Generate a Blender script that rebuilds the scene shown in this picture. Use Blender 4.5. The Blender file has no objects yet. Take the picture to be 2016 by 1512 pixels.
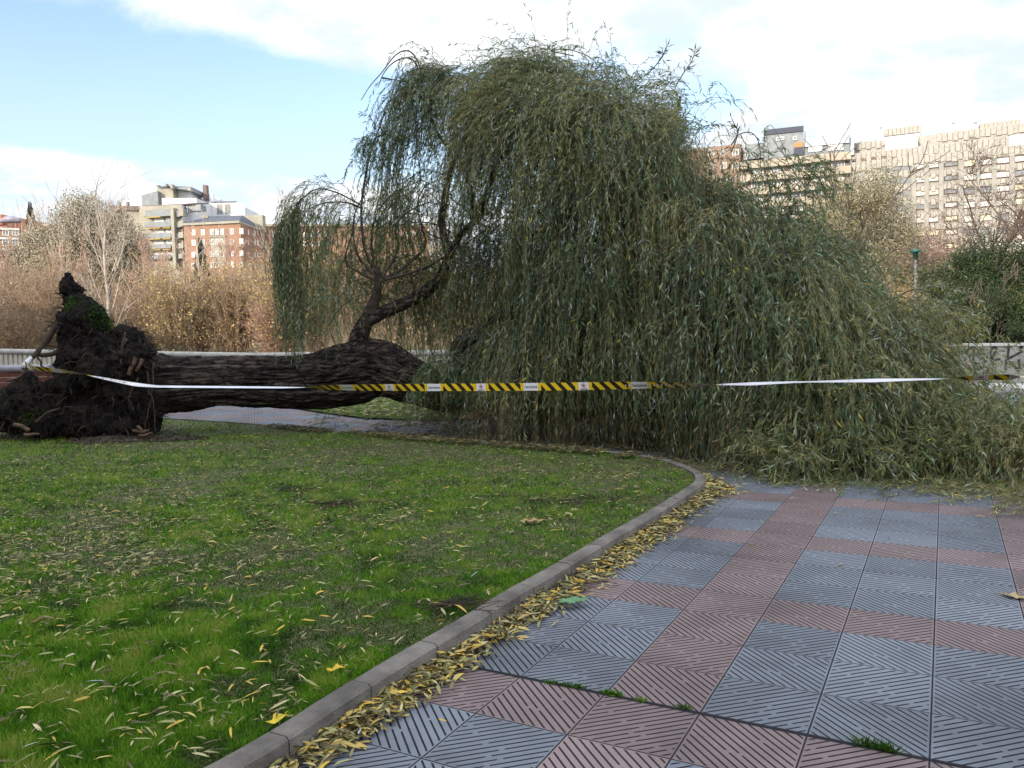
import bpy, bmesh, math, random
import numpy as np
from mathutils import Vector, Matrix, noise as mnoise

# ------------------------------------------------------------------ camera, sky, sun, exposure
scene = bpy.context.scene
C = scene.collection
FPX = 1567.4; CAMH = 1.57
PITCH = math.radians(3.156); ROLL = math.radians(-1.507)
F_ = np.array([0, math.cos(PITCH), -math.sin(PITCH)]); R0 = np.array([1., 0, 0]); U0 = np.cross(R0, F_)
R_ = R0*math.cos(ROLL) + U0*math.sin(ROLL); U_ = -R0*math.sin(ROLL) + U0*math.cos(ROLL)
cam_d = bpy.data.cameras.new("camera"); cam = bpy.data.objects.new("camera", cam_d); C.objects.link(cam)
cam_d.sensor_width = 36; cam_d.lens = 36*FPX/2016; cam_d.clip_start = 0.05; cam_d.clip_end = 3000
M = Matrix.Identity(4)
for i in range(3):
    M[i][0] = R_[i]; M[i][1] = U_[i]; M[i][2] = -F_[i]
M[2][3] = CAMH
cam.matrix_world = M
scene.camera = cam

SUN_EL = math.radians(20); SUN_D = np.array([-0.60, -0.80])      # horizontal direction towards the sun
SUN_AZ = math.atan2(SUN_D[0], SUN_D[1])
sd = bpy.data.lights.new("sun", 'SUN'); sd.energy = 2.0; sd.angle = math.radians(0.5); sd.color = (1.0, 0.89, 0.75)
sun = bpy.data.objects.new("sun", sd); C.objects.link(sun)
tosun = Vector((SUN_D[0]*math.cos(SUN_EL), SUN_D[1]*math.cos(SUN_EL), math.sin(SUN_EL)))
sun.rotation_euler = tosun.to_track_quat('Z', 'Y').to_euler()
sun.location = tosun*60

scene.view_settings.view_transform = 'Standard'; scene.view_settings.look = 'None'
scene.view_settings.exposure = 1.85; scene.view_settings.gamma = 1
scene.view_settings.use_curve_mapping = False
scene.cycles.max_bounces = 5; scene.cycles.diffuse_bounces = 3; scene.cycles.glossy_bounces = 2
scene.cycles.transparent_max_bounces = 4

W = bpy.data.worlds.new("World"); scene.world = W; W.use_nodes = True
nt = W.node_tree; nt.nodes.clear()
def N(tree, typ, **kw):
    n = tree.nodes.new(typ)
    for k, v in kw.items():
        if k == 'inp':
            for a, b in v.items(): n.inputs[a].default_value = b
        else: setattr(n, k, v)
    return n
def mathn(tree, op, a, b=None, c=None, clamp=False):
    n = tree.nodes.new('ShaderNodeMath'); n.operation = op; n.use_clamp = clamp
    for i, v in enumerate((a, b, c)):
        if v is None: continue
        if isinstance(v, (int, float)): n.inputs[i].default_value = v
        else: tree.links.new(v, n.inputs[i])
    return n.outputs[0]
def maprange(tree, v, a, b, c, d, smooth=True):
    n = tree.nodes.new('ShaderNodeMapRange')
    n.interpolation_type = 'SMOOTHSTEP' if smooth else 'LINEAR'
    tree.links.new(v, n.inputs[0])
    for i, x in enumerate((a, b, c, d)): n.inputs[i+1].default_value = x
    return n.outputs[0]
L = nt.links.new
sky = N(nt, 'ShaderNodeTexSky', sky_type='NISHITA', sun_disc=False, sun_elevation=SUN_EL, sun_rotation=SUN_AZ,
        air_density=1.0, dust_density=0.6, ozone_density=1.0)
tc = N(nt, 'ShaderNodeTexCoord'); sep = N(nt, 'ShaderNodeSeparateXYZ'); L(tc.outputs['Generated'], sep.inputs[0])
az = mathn(nt, 'ARCTAN2', sep.outputs[0], sep.outputs[1]); el = mathn(nt, 'ARCSINE', sep.outputs[2])
ae = N(nt, 'ShaderNodeCombineXYZ'); L(az, ae.inputs[0]); L(el, ae.inputs[1])
zz = mathn(nt, 'ADD', mathn(nt, 'MAXIMUM', sep.outputs[2], 0.0), 0.22)
pl = N(nt, 'ShaderNodeCombineXYZ'); L(mathn(nt, 'DIVIDE', sep.outputs[0], zz), pl.inputs[0]); L(mathn(nt, 'DIVIDE', sep.outputs[1], zz), pl.inputs[1])
n1 = N(nt, 'ShaderNodeTexNoise', inp={'Scale': 2.3, 'Detail': 9.0, 'Roughness': 0.62, 'Distortion': 0.25}); L(pl.outputs[0], n1.inputs['Vector'])
# broad cloud banks (azimuth, elevation, radius az, radius el, weight)
banks = [(-0.42, .455, .36, .085, 1.25), (-0.14, .41, .28, .10, 1.3), (.02, .40, .16, .10, .6), (.44, .38, .36, .22, 1.3), (.62, .2, .35, .2, 1.1), (-.62, .20, .30, .035, 1.05),
         (-.45, .27, .34, .075, -.7), (-.10, .265, .22, .06, -.35), (.02, .425, .07, .035, -.7), (.255, .275, .06, .035, -.9), (-.26, .15, .34, .055, .95), (.03, .17, .22, .05, .35)]
acc = n1.outputs[0]
for (a, e, ra, re, w) in banks:
    s = N(nt, 'ShaderNodeVectorMath', operation='SUBTRACT'); L(ae.outputs[0], s.inputs[0]); s.inputs[1].default_value = (a, e, 0)
    m = N(nt, 'ShaderNodeVectorMath', operation='MULTIPLY'); L(s.outputs[0], m.inputs[0]); m.inputs[1].default_value = (1/ra, 1/re, 0)
    ln = N(nt, 'ShaderNodeVectorMath', operation='LENGTH'); L(m.outputs[0], ln.inputs[0])
    acc = mathn(nt, 'MULTIPLY_ADD', maprange(nt, ln.outputs['Value'], 0.25, 1.35, 1, 0), w*0.42, acc)
cm = maprange(nt, acc, 0.58, 0.86, 0.0, 1.0)
haze = maprange(nt, el, 0.05, 0.42, 0.8, 0.02)
hz = N(nt, 'ShaderNodeMix', data_type='RGBA'); L(haze, hz.inputs[0]); L(sky.outputs[0], hz.inputs[6]); hz.inputs[7].default_value = (2.35, 2.75, 3.3, 1)
mx = N(nt, 'ShaderNodeMix', data_type='RGBA'); cm = mathn(nt, 'MAXIMUM', cm, mathn(nt, 'MULTIPLY', maprange(nt, mathn(nt, 'MAXIMUM', maprange(nt, sep.outputs[1], -.3, .45, 1, 0), maprange(nt, sep.outputs[2], .45, .8, 0, 1)), 0, 1, 0, 1), .62)); L(cm, mx.inputs[0])  # cloud cover forced in behind and overhead as fill light
L(hz.outputs[2], mx.inputs[6]); behind = maprange(nt, sep.outputs[1], -.25, .55, 1, 0); up = maprange(nt, sep.outputs[2], .42, .75, 0, 1); bright = mathn(nt, 'MAXIMUM', behind, up)   # unseen bright clouds added behind and overhead to lift the shaded foreground
n2 = N(nt, 'ShaderNodeTexNoise', inp={'Scale': 4.0, 'Detail': 8.0, 'Roughness': .6}); L(pl.outputs[0], n2.inputs['Vector'])
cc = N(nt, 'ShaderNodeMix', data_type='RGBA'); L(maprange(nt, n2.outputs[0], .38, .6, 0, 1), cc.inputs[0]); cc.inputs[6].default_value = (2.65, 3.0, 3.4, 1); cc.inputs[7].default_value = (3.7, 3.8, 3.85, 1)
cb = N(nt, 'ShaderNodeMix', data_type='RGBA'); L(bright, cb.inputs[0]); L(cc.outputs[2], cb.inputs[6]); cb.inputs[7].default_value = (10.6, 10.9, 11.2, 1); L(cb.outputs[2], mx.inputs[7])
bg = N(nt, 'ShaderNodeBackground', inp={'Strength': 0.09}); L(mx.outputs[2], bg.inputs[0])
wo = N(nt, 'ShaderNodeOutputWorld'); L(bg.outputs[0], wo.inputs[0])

# ------------------------------------------------------------------ helpers
rng = np.random.default_rng(7); random.seed(7)
def ray(px, py): return F_*FPX + R_*(px-1008) - U_*(py-756)
def P(px, py, Y):
    r = ray(px, py); t = Y/r[1]; return np.array([r[0]*t, Y, CAMH + r[2]*t])
def G(px, py, z=0.0):
    r = ray(px, py); t = (z-CAMH)/r[2]; return np.array([r[0]*t, r[1]*t, z])
def PX(px, Y): return P(px, 669 - (px-1008)*.0263, Y)[0]
def smooth(a, b, x):
    t = np.clip((x-a)/(b-a), 0, 1); return t*t*(3-2*t)
def terrain(x, y):
    x = np.asarray(x, float); y = np.asarray(y, float)
    z = 0.5*smooth(-9, -20, x)*smooth(18, 32, y)
    return z + np.where(y > 36, (y-36)*0.048, 0)*smooth(36, 60, y) - 0.0
def _hash(i, j, k, s):
    n = (i*374761393 + j*668265263 + k*2147483647 + s*974634777) & 0xffffffff
    n = ((n ^ (n >> 13))*1274126177) & 0xffffffff
    return ((n ^ (n >> 16)) & 0xffff)/65535.0
def vnoise(p, s=0):
    p = np.asarray(p, float); b = np.floor(p).astype(np.int64); f = p-b; f = f*f*(3-2*f); r = 0
    for dx in (0, 1):
        for dy in (0, 1):
            for dz in (0, 1):
                w = (f[..., 0] if dx else 1-f[..., 0])*(f[..., 1] if dy else 1-f[..., 1])*(f[..., 2] if dz else 1-f[..., 2])
                r = r + w*_hash(b[..., 0]+dx, b[..., 1]+dy, b[..., 2]+dz, s)
    return r
def fbm(p, o=4, s=0):
    r = 0; a = .5; t = 0; p = np.asarray(p, float)
    for i in range(o): r = r + a*vnoise(p, s+i); t += a; a *= .5; p = p*2.03+7.1
    return r/t

def mesh_np(name, V, Fc, mat, parent=None, attrs=None, uv=None, smooth_=False, loc=None):
    V = np.asarray(V, np.float32); Fc = np.asarray(Fc, np.int32); n = Fc.shape[1]
    me = bpy.data.meshes.new(name); me.vertices.add(len(V)); me.vertices.foreach_set('co', V.ravel())
    me.loops.add(Fc.size); me.loops.foreach_set('vertex_index', Fc.ravel())
    me.polygons.add(len(Fc)); me.polygons.foreach_set('loop_start', np.arange(0, Fc.size, n, dtype=np.int32))
    if smooth_: me.polygons.foreach_set('use_smooth', np.ones(len(Fc), bool))
    for k, a in (attrs or {}).items():
        at = me.attributes.new(k, 'FLOAT', 'POINT'); at.data.foreach_set('value', np.asarray(a, np.float32))
    if uv is not None:
        l = me.uv_layers.new(name='UVMap'); l.data.foreach_set('uv', np.asarray(uv, np.float32)[Fc.ravel()].ravel())
    me.update(calc_edges=True); me.validate()
    if mat: me.materials.append(mat)
    o = bpy.data.objects.new(name, me); C.objects.link(o)
    if parent: o.parent = parent
    if loc is not None: o.location = loc
    return o
def tag(o, label=None, cat=None, group=None, kind=None):
    if label: o['label'] = label
    if cat: o['category'] = cat
    if group: o['group'] = group
    if kind: o['kind'] = kind
    return o
def thing(name, label, cat, loc=(0, 0, 0), group=None):
    o = bpy.data.objects.new(name, None); C.objects.link(o); o.location = loc
    o.empty_display_size = .2
    return tag(o, label, cat, group)
def struct(o): o['kind'] = 'structure'; return o

class MB:
    """collects polygons; builds ONE mesh object"""
    def __init__(s): s.v = []; s.f = []
    def poly(s, pts):
        b = len(s.v); s.v += [tuple(map(float, p)) for p in pts]; s.f.append(tuple(range(b, b+len(pts))))
    def hexa(s, a, b):   # bottom quad a, top quad b
        i = len(s.v); s.v += [tuple(map(float, p)) for p in list(a)+list(b)]
        s.f += [(i+3, i+2, i+1, i), (i+4, i+5, i+6, i+7)] + [(i+k, i+(k+1) % 4, i+4+(k+1) % 4, i+4+k) for k in range(4)]
    def box(s, x0, x1, y0, y1, z0, z1):
        s.hexa([(x0, y0, z0), (x1, y0, z0), (x1, y1, z0), (x0, y1, z0)], [(x0, y0, z1), (x1, y0, z1), (x1, y1, z1), (x0, y1, z1)])
    def build(s, name, mat, parent=None, loc=None, bevel=0, sm=False):
        me = bpy.data.meshes.new(name); me.from_pydata(s.v, [], s.f)
        if mat: me.materials.append(mat)
        o = bpy.data.objects.new(name, me); C.objects.link(o)
        if parent: o.parent = parent
        if loc is not None: o.location = loc
        if sm: me.polygons.foreach_set('use_smooth', np.ones(len(me.polygons), bool))
        if bevel:
            m = o.modifiers.new('bevel', 'BEVEL'); m.width = bevel; m.segments = 2; m.limit_method = 'ANGLE'
        return o
def nrm(v): v = np.asarray(v, float); return v/(np.linalg.norm(v, axis=-1, keepdims=True)+1e-9)
def catmull(pts, n):
    p = np.asarray(pts, float); p = np.vstack([2*p[0]-p[1], p, 2*p[-1]-p[-2]]); out = []
    segs = len(p)-3; t = np.linspace(0, segs, n)
    for tt in t:
        i = min(int(tt), segs-1); u = tt-i; a, b, c, d = p[i:i+4]
        out.append(.5*((2*b)+(-a+c)*u+(2*a-5*b+4*c-d)*u*u+(-a+3*b-3*c+d)*u**3))
    return np.array(out)
def tube(pts, rad, sides=8, cap=True):
    pts = np.asarray(pts, float); n = len(pts); rad = np.broadcast_to(np.asarray(rad, float), (n,))
    T = nrm(np.gradient(pts, axis=0)); ref = np.array([0, 0, 1.]) if abs(T[0][2]) < .9 else np.array([1., 0, 0])
    A = nrm(np.cross(T[0], ref)); V = []; UV = []
    ang = np.linspace(0, 2*np.pi, sides, endpoint=False)
    for i in range(n):
        A = nrm(A - T[i]*np.dot(A, T[i])); B = np.cross(T[i], A)
        V.append(pts[i] + rad[i]*(np.cos(ang)[:, None]*A + np.sin(ang)[:, None]*B))
    V = np.vstack(V); Fc = []
    for i in range(n-1):
        for k in range(sides):
            a = i*sides+k; b = i*sides+(k+1) % sides; Fc.append((a, b, b+sides, a+sides))
    if cap:
        V = np.vstack([V, pts[:1], pts[-1:]]); c0 = n*sides; c1 = c0+1
        for k in range(sides):
            k2 = (k+1) % sides; Fc.append((c0, k2, k, k)); Fc.append((c1, (n-1)*sides+k, (n-1)*sides+k2, (n-1)*sides+k2))
    return V, Fc
class TB:
    """collects tubes (quads/tris mixed) for one mesh"""
    def __init__(s): s.V = []; s.F = []; s.n = 0
    def add(s, pts, rad, sides=6):
        v, f = tube(pts, rad, sides); s.V.append(v)
        for q in f:
            q = tuple(x+s.n for x in q); s.F.append(q[:3] if q[2] == q[3] else q)
        s.n += len(v)
    def build(s, name, mat, parent=None, sm=True, disp=0, freq=8):
        V = np.vstack(s.V)
        if disp: V = V + (fbm(V*freq, 3)[:, None]-.5)*disp*np.array([1, 1, 1]) + 0
        me = bpy.data.meshes.new(name); me.from_pydata(V.tolist(), [], s.F)
        if sm: me.polygons.foreach_set('use_smooth', np.ones(len(me.polygons), bool))
        me.materials.append(mat); o = bpy.data.objects.new(name, me); C.objects.link(o)
        if parent: o.parent = parent
        return o
def prisms(P0, P1, r0, r1, sides=3):
    """many small tapered segments at once"""
    P0 = np.asarray(P0, float); P1 = np.asarray(P1, float); n = len(P0)
    T = nrm(P1-P0); ref = np.where(np.abs(T[:, 2:3]) < .9, np.array([[0, 0, 1.]]), np.array([[1., 0, 0]]))
    A = nrm(np.cross(T, ref)); B = np.cross(T, A); ang = np.linspace(0, 2*np.pi, sides, endpoint=False)
    r0 = np.broadcast_to(r0, n); r1 = np.broadcast_to(r1, n)
    o = np.cos(ang)[None, :, None]*A[:, None] + np.sin(ang)[None, :, None]*B[:, None]
    V = np.concatenate([P0[:, None]+o*r0[:, None, None], P1[:, None]+o*r1[:, None, None]], 1).reshape(-1, 3)
    b = np.arange(n)[:, None]*2*sides
    Fc = np.concatenate([np.concatenate([b+k, b+(k+1) % sides, b+sides+(k+1) % sides, b+sides+k], 1)[:, None] for k in range(sides)], 1).reshape(-1, 4)
    return V, Fc
def leaves(pos, d, ln, wd, r=rng, bend=.15, wide=.45):
    """diamond leaves: pos, direction, length, width -> verts, quads"""
    n = len(pos); d = nrm(d); rv = r.normal(size=(n, 3)); s = nrm(np.cross(d, rv)); nn = np.cross(d, s)
    ln = np.broadcast_to(ln, n)[:, None]; wd = np.broadcast_to(wd, n)[:, None]
    mid = pos + d*ln*wide + nn*ln*bend*r.uniform(.2, 1, (n, 1))
    tip = pos + d*ln
    V = np.stack([pos, mid+s*wd*.5, tip, mid-s*wd*.5], 1).reshape(-1, 3)
    return V, np.arange(4*n).reshape(-1, 4)
def merge(parts):
    V = []; Fc = []; b = 0
    for v, f in parts: V.append(v); Fc.append(np.asarray(f)+b); b += len(v)
    return np.vstack(V), np.vstack(Fc)
def inpoly(x, y, poly):
    c = np.zeros(len(x), bool); j = len(poly)-1
    for i in range(len(poly)):
        xi, yi = poly[i][:2]; xj, yj = poly[j][:2]
        c ^= ((yi > y) != (yj > y)) & (x < (xj-xi)*(y-yi)/(yj-yi+1e-12)+xi); j = i
    return c

# ------------------------------------------------------------------ materials
def mat(name, col, rough=.8, c2=None, scale=5., detail=6., bump=0., bscale=None, spec=.3, stretch=None, lo=.35, hi=.65, metallic=0., coords='Object'):
    m = bpy.data.materials.new(name); m.use_nodes = True; t = m.node_tree; b = t.nodes['Principled BSDF']
    b.inputs['Roughness'].default_value = rough; b.inputs['Specular IOR Level'].default_value = spec; b.inputs['Metallic'].default_value = metallic
    b.inputs['Base Color'].default_value = (*col, 1)
    if c2 or bump:
        tcn = N(t, 'ShaderNodeTexCoord'); vec = tcn.outputs[coords]
        if stretch:
            mp = N(t, 'ShaderNodeMapping'); mp.inputs['Scale'].default_value = stretch; t.links.new(vec, mp.inputs[0]); vec = mp.outputs[0]
    if c2:
        nz = N(t, 'ShaderNodeTexNoise', inp={'Scale': scale, 'Detail': detail, 'Roughness': .6}); t.links.new(vec, nz.inputs['Vector'])
        f = maprange(t, nz.outputs[0], lo, hi, 0, 1, False)
        mix = N(t, 'ShaderNodeMix', data_type='RGBA'); t.links.new(f, mix.inputs[0])
        mix.inputs[6].default_value = (*col, 1); mix.inputs[7].default_value = (*c2, 1); t.links.new(mix.outputs[2], b.inputs['Base Color'])
    if bump:
        nb = N(t, 'ShaderNodeTexNoise', inp={'Scale': bscale or scale*4, 'Detail': 5.0}); t.links.new(vec, nb.inputs['Vector'])
        bp = N(t, 'ShaderNodeBump', inp={'Strength': bump, 'Distance': .02}); t.links.new(nb.outputs[0], bp.inputs['Height']); t.links.new(bp.outputs[0], b.inputs['Normal'])
    return m
def tone_mat(name, stops, rough=.55, spec=.3, transl=0.):
    m = bpy.data.materials.new(name); m.use_nodes = True; t = m.node_tree; b = t.nodes['Principled BSDF']
    a = N(t, 'ShaderNodeAttribute', attribute_name='tone'); r = N(t, 'ShaderNodeValToRGB'); e = r.color_ramp.elements
    while len(e) < len(stops): e.new(.5)
    for k, (p, c) in enumerate(stops): e[k].position = p; e[k].color = (*c, 1)
    t.links.new(a.outputs['Fac'], r.inputs[0]); t.links.new(r.outputs[0], b.inputs['Base Color'])
    b.inputs['Roughness'].default_value = rough; b.inputs['Specular IOR Level'].default_value = spec
    if transl:
        tr = N(t, 'ShaderNodeBsdfTranslucent'); t.links.new(r.outputs[0], tr.inputs[0]); ms = N(t, 'ShaderNodeMixShader', inp={0: transl})
        t.links.new(b.outputs[0], ms.inputs[1]); t.links.new(tr.outputs[0], ms.inputs[2]); t.links.new(ms.outputs[0], t.nodes['Material Output'].inputs[0])
    return m

# ------------------------------------------------------------------ ground, pavement, kerb, lawn
TU, TV = .423, .4015
O0 = G(1830, 1496)[:2]; ANG = math.radians(-28.6)      # u = along a row, v = along a column
ux, uy = math.cos(ANG), math.sin(ANG); vx, vy = -uy, ux
def paving_material():
    m = bpy.data.materials.new('grooved_paving_tiles'); m.use_nodes = True; t = m.node_tree; b = t.nodes['Principled BSDF']; lk = t.links.new
    g = N(t, 'ShaderNodeNewGeometry'); s = N(t, 'ShaderNodeSeparateXYZ'); lk(g.outputs['Position'], s.inputs[0])
    X = mathn(t, 'SUBTRACT', s.outputs[0], float(O0[0])); Y = mathn(t, 'SUBTRACT', s.outputs[1], float(O0[1]))
    u = mathn(t, 'DIVIDE', mathn(t, 'ADD', mathn(t, 'MULTIPLY', X, ux), mathn(t, 'MULTIPLY', Y, uy)), TU)
    v = mathn(t, 'DIVIDE', mathn(t, 'ADD', mathn(t, 'MULTIPLY', X, vx), mathn(t, 'MULTIPLY', Y, vy)), TV)
    iu = mathn(t, 'FLOOR', u); iv = mathn(t, 'FLOOR', v); fu = mathn(t, 'SUBTRACT', u, iu); fv = mathn(t, 'SUBTRACT', v, iv)
    def eqmod(x, k): return mathn(t, 'COMPARE', mathn(t, 'FLOORED_MODULO', x, 4.0), float(k), .1)
    red = mathn(t, 'MAXIMUM', eqmod(iu, 1), eqmod(iv, 3), clamp=True)     # columns 1,-3,-7 and rows -1,3,7 are red
    par = mathn(t, 'FLOORED_MODULO', mathn(t, 'ADD', iu, iv), 2.0)            # checkerboard of groove direction
    du = mathn(t, 'SUBTRACT', fu, fv); dv = mathn(t, 'SUBTRACT', mathn(t, 'ADD', fu, fv), 1.0)
    # par 0 (tile -3,-1): grooves run bottom-left to top-right -> index across = fu-fv
    a = mathn(t, 'ADD', mathn(t, 'MULTIPLY', du, mathn(t, 'SUBTRACT', 1.0, par)), mathn(t, 'MULTIPLY', dv, par))   # across
    l = mathn(t, 'ADD', mathn(t, 'MULTIPLY', dv, mathn(t, 'SUBTRACT', 1.0, par)), mathn(t, 'MULTIPLY', du, par))   # along
    NG = 9.0
    k = mathn(t, 'MULTIPLY', a, NG)
    ki = mathn(t, 'FLOOR', mathn(t, 'ADD', k, .5)); kd = mathn(t, 'ABSOLUTE', mathn(t, 'SUBTRACT', k, ki))
    line = maprange(t, kd, .095, .16, 1, 0)
    cv = N(t, 'ShaderNodeCombineXYZ'); lk(ki, cv.inputs[0]); lk(par, cv.inputs[1])
    wn = N(t, 'ShaderNodeTexWhiteNoise'); wn.noise_dimensions = '3D'; lk(cv.outputs[0], wn.inputs['Vector'])
    gap = mathn(t, 'ABSOLUTE', mathn(t, 'SUBTRACT', l, mathn(t, 'MULTIPLY', mathn(t, 'SUBTRACT', wn.outputs[0], .5), .5)))
    line = mathn(t, 'MULTIPLY', line, mathn(t, 'MAXIMUM', maprange(t, gap, .03, .05, .1, 1), mathn(t, 'GREATER_THAN', mathn(t, 'FRACT', mathn(t, 'MULTIPLY', wn.outputs[0], 7.31)), .42)))
    edge = mathn(t, 'MINIMUM', mathn(t, 'MINIMUM', fu, mathn(t, 'SUBTRACT', 1.0, fu)), mathn(t, 'MINIMUM', fv, mathn(t, 'SUBTRACT', 1.0, fv)))
    line = mathn(t, 'MULTIPLY', line, maprange(t, edge, .018, .03, 0, 1))
    joint = maprange(t, edge, .004, .011, 1, 0)
    fvj = mathn(t, 'MINIMUM', fv, mathn(t, 'SUBTRACT', 1.0, fv))
    wide = mathn(t, 'MULTIPLY', maprange(t, fvj, .022, .045, 1, 0), mathn(t, 'COMPARE', mathn(t, 'ROUND', v), 0.0, .1))
    joint = mathn(t, 'MAXIMUM', joint, wide)
    dark = mathn(t, 'MAXIMUM', line, joint, clamp=True)
    # concrete colour
    nz = N(t, 'ShaderNodeTexNoise', inp={'Scale': 1.3, 'Detail': 6.0, 'Roughness': .65}); lk(g.outputs['Position'], nz.inputs['Vector'])
    fine = N(t, 'ShaderNodeTexNoise', inp={'Scale': 230.0, 'Detail': 3.0, 'Roughness': .7}); lk(g.outputs['Position'], fine.inputs['Vector'])
    tv = N(t, 'ShaderNodeCombineXYZ'); lk(iu, tv.inputs[0]); lk(iv, tv.inputs[1])
    wt = N(t, 'ShaderNodeTexWhiteNoise'); wt.noise_dimensions = '3D'; lk(tv.outputs[0], wt.inputs['Vector'])
    mc = N(t, 'ShaderNodeMix', data_type='RGBA'); lk(red, mc.inputs[0]); mc.inputs[6].default_value = (.118, .130, .154, 1); mc.inputs[7].default_value = (.150, .112, .112, 1)
    br = mathn(t, 'ADD', mathn(t, 'ADD', mathn(t, 'MULTIPLY', nz.outputs[0], .55), mathn(t, 'MULTIPLY', fine.outputs[0], .75)), mathn(t, 'MULTIPLY', wt.outputs[0], .34))
    stn = N(t, 'ShaderNodeTexNoise', inp={'Scale': .55, 'Detail': 7.0, 'Roughness': .7}); lk(g.outputs['Position'], stn.inputs['Vector'])
    br = mathn(t, 'MULTIPLY', mathn(t, 'ADD', br, .26), maprange(t, stn.outputs[0], .34, .60, .66, 1.08))
    sc = N(t, 'ShaderNodeVectorMath', operation='SCALE'); lk(mc.outputs[2], sc.inputs[0]); lk(br, sc.inputs['Scale'])
    spk = N(t, 'ShaderNodeTexVoronoi', inp={'Scale': 160.0}); lk(g.outputs['Position'], spk.inputs['Vector'])
    sp = maprange(t, spk.outputs['Distance'], .05, .16, .35, 0)
    m2 = N(t, 'ShaderNodeMix', data_type='RGBA'); lk(sp, m2.inputs[0]); lk(sc.outputs[0], m2.inputs[6]); m2.inputs[7].default_value = (.34, .35, .38, 1)
    m3 = N(t, 'ShaderNodeMix', data_type='RGBA'); lk(mathn(t, 'MULTIPLY', dark, .97), m3.inputs[0]); lk(m2.outputs[2], m3.inputs[6]); m3.inputs[7].default_value = (.018, .018, .021, 1)
    lk(m3.outputs[2], b.inputs['Base Color'])
    ht = mathn(t, 'SUBTRACT', mathn(t, 'MULTIPLY', fine.outputs[0], .12), dark)
    bp = N(t, 'ShaderNodeBump', inp={'Strength': .6, 'Distance': .006}); lk(ht, bp.inputs['Height']); lk(bp.outputs[0], b.inputs['Normal'])
    b.inputs['Roughness'].default_value = .7; lk(mathn(t, 'MULTIPLY_ADD', dark, -.25, .25), b.inputs['Specular IOR Level'])
    return m
M_pave = paving_material()
M_soil = mat('dry_ground', (.10, .085, .045), c2=(.17, .15, .07), scale=.35, rough=.95)
M_turf = mat('turf_soil', (.040, .055, .014), c2=(.085, .075, .035), scale=9, rough=.95, bump=.4)
M_kerb = mat('kerb_concrete', (.070, .062, .055), c2=(.155, .138, .122), scale=5.0, detail=12, rough=.85, bump=.5, bscale=90)

def grid(name, xs, ys, zf, m):
    X, Y = np.meshgrid(xs, ys); Z = zf(X, Y); V = np.stack([X, Y, Z], -1).reshape(-1, 3); nx = len(xs); ny = len(ys)
    i = np.arange((nx-1)*(ny-1)); r = i//(nx-1); c = i % (nx-1); a = r*nx+c
    return mesh_np(name, V, np.stack([a, a+1, a+1+nx, a+nx], 1), m, smooth_=True)
xs = np.concatenate([np.linspace(-900, -120, 14), np.linspace(-110, 110, 111), np.linspace(120, 900, 14)])
ys = np.concatenate([np.linspace(-300, -20, 8), np.linspace(-10, 300, 200), np.linspace(320, 1500, 10)])
struct(grid('ground', xs, ys, lambda x, y: terrain(x, np.minimum(y, 260))-.05, M_soil))
struct(grid('pavement', np.linspace(-34, 34, 69), np.linspace(-6, 34, 81), lambda x, y: terrain(x, y), M_pave))

ko = [(300, 1600), (468, 1512), (590, 1439), (674, 1383), (814, 1295), (933, 1225), (1025, 1167.5), (1102, 1123), (1169, 1084), (1223, 1051), (1283, 1017), (1345, 978), (1382, 953), (1389, 942), (1381, 929), (1347, 914), (1296, 900), (1193, 887), (1000, 873), (850, 862), (746, 853), (642, 846), (496, 832), (300, 820), (100, 808), (-260, 790)]
KO = catmull([G(x, y, .12)[:2] for x, y in ko], 260)
KO = np.vstack([KO[0]+(KO[0]-KO[5])*3, KO])
def offset(pl, d):
    t = nrm(np.gradient(pl, axis=0)); n = np.stack([-t[:, 1], t[:, 0]], 1); return pl+n*d
KI = offset(KO, .10)
# kerb: individual stones butted with narrow joints
seg = np.concatenate([[0], np.cumsum(np.linalg.norm(np.diff(KO, axis=0), axis=1))])
kb = MB(); s = 0.0; total = seg[-1]
while s < min(total-.01, 40):
    e = min(s+.5, total-.001); q = np.linspace(s+.0035, e-.0035, 5)
    o = np.stack([np.interp(q, seg, KO[:, k]) for k in (0, 1)], 1); i_ = np.stack([np.interp(q, seg, KI[:, k]) for k in (0, 1)], 1)
    h = .12+rng.uniform(-.002, .002); ch = .012
    prof = lambda j: [(*o[j], -.03), (*o[j], h-ch), (*(o[j]*.86+i_[j]*.14), h), (*i_[j], h), (*i_[j], -.03)]
    b = len(kb.v)
    for j in range(5): kb.v += [tuple(map(float, p)) for p in prof(j)]
    for j in range(4):
        for k in range(4): a = b+j*5+k; kb.f.append((a, a+5, a+6, a+1))
    kb.f.append(tuple(b+k for k in range(5))); kb.f.append(tuple(b+20+k for k in (4, 3, 2, 1, 0)))
    s = e
struct(kb.build('kerb', M_kerb))
# lawn inside the kerb, slightly below its top
LZ = .095
lawn_poly = np.vstack([offset(KO, .095), [[-30, 14], [-30, 0], [-12, -3]]])
def polysheet(name, poly, z, m):
    bm = bmesh.new(); vs = [bm.verts.new((p[0], p[1], z)) for p in poly]; es = [bm.edges.new((vs[i], vs[(i+1) % len(vs)])) for i in range(len(vs))]
    bmesh.ops.triangle_fill(bm, edges=es, use_beauty=True); me = bpy.data.meshes.new(name); bm.to_mesh(me); bm.free(); me.materials.append(m)
    o = bpy.data.objects.new(name, me); C.objects.link(o); return o
struct(polysheet('lawn', lawn_poly, LZ, M_turf))
# second, further lawn beyond the path
l2 = [G(x, y, .04)[:2] for x, y in [(455, 797), (560, 799), (640, 812), (720, 822), (860, 826), (1000, 822), (1200, 820), (1400, 812), (1500, 780), (1300, 770), (1000, 775), (700, 781), (560, 789)]]
lawn2 = np.array(l2); struct(polysheet('far_lawn', lawn2, .04, M_turf))

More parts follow.
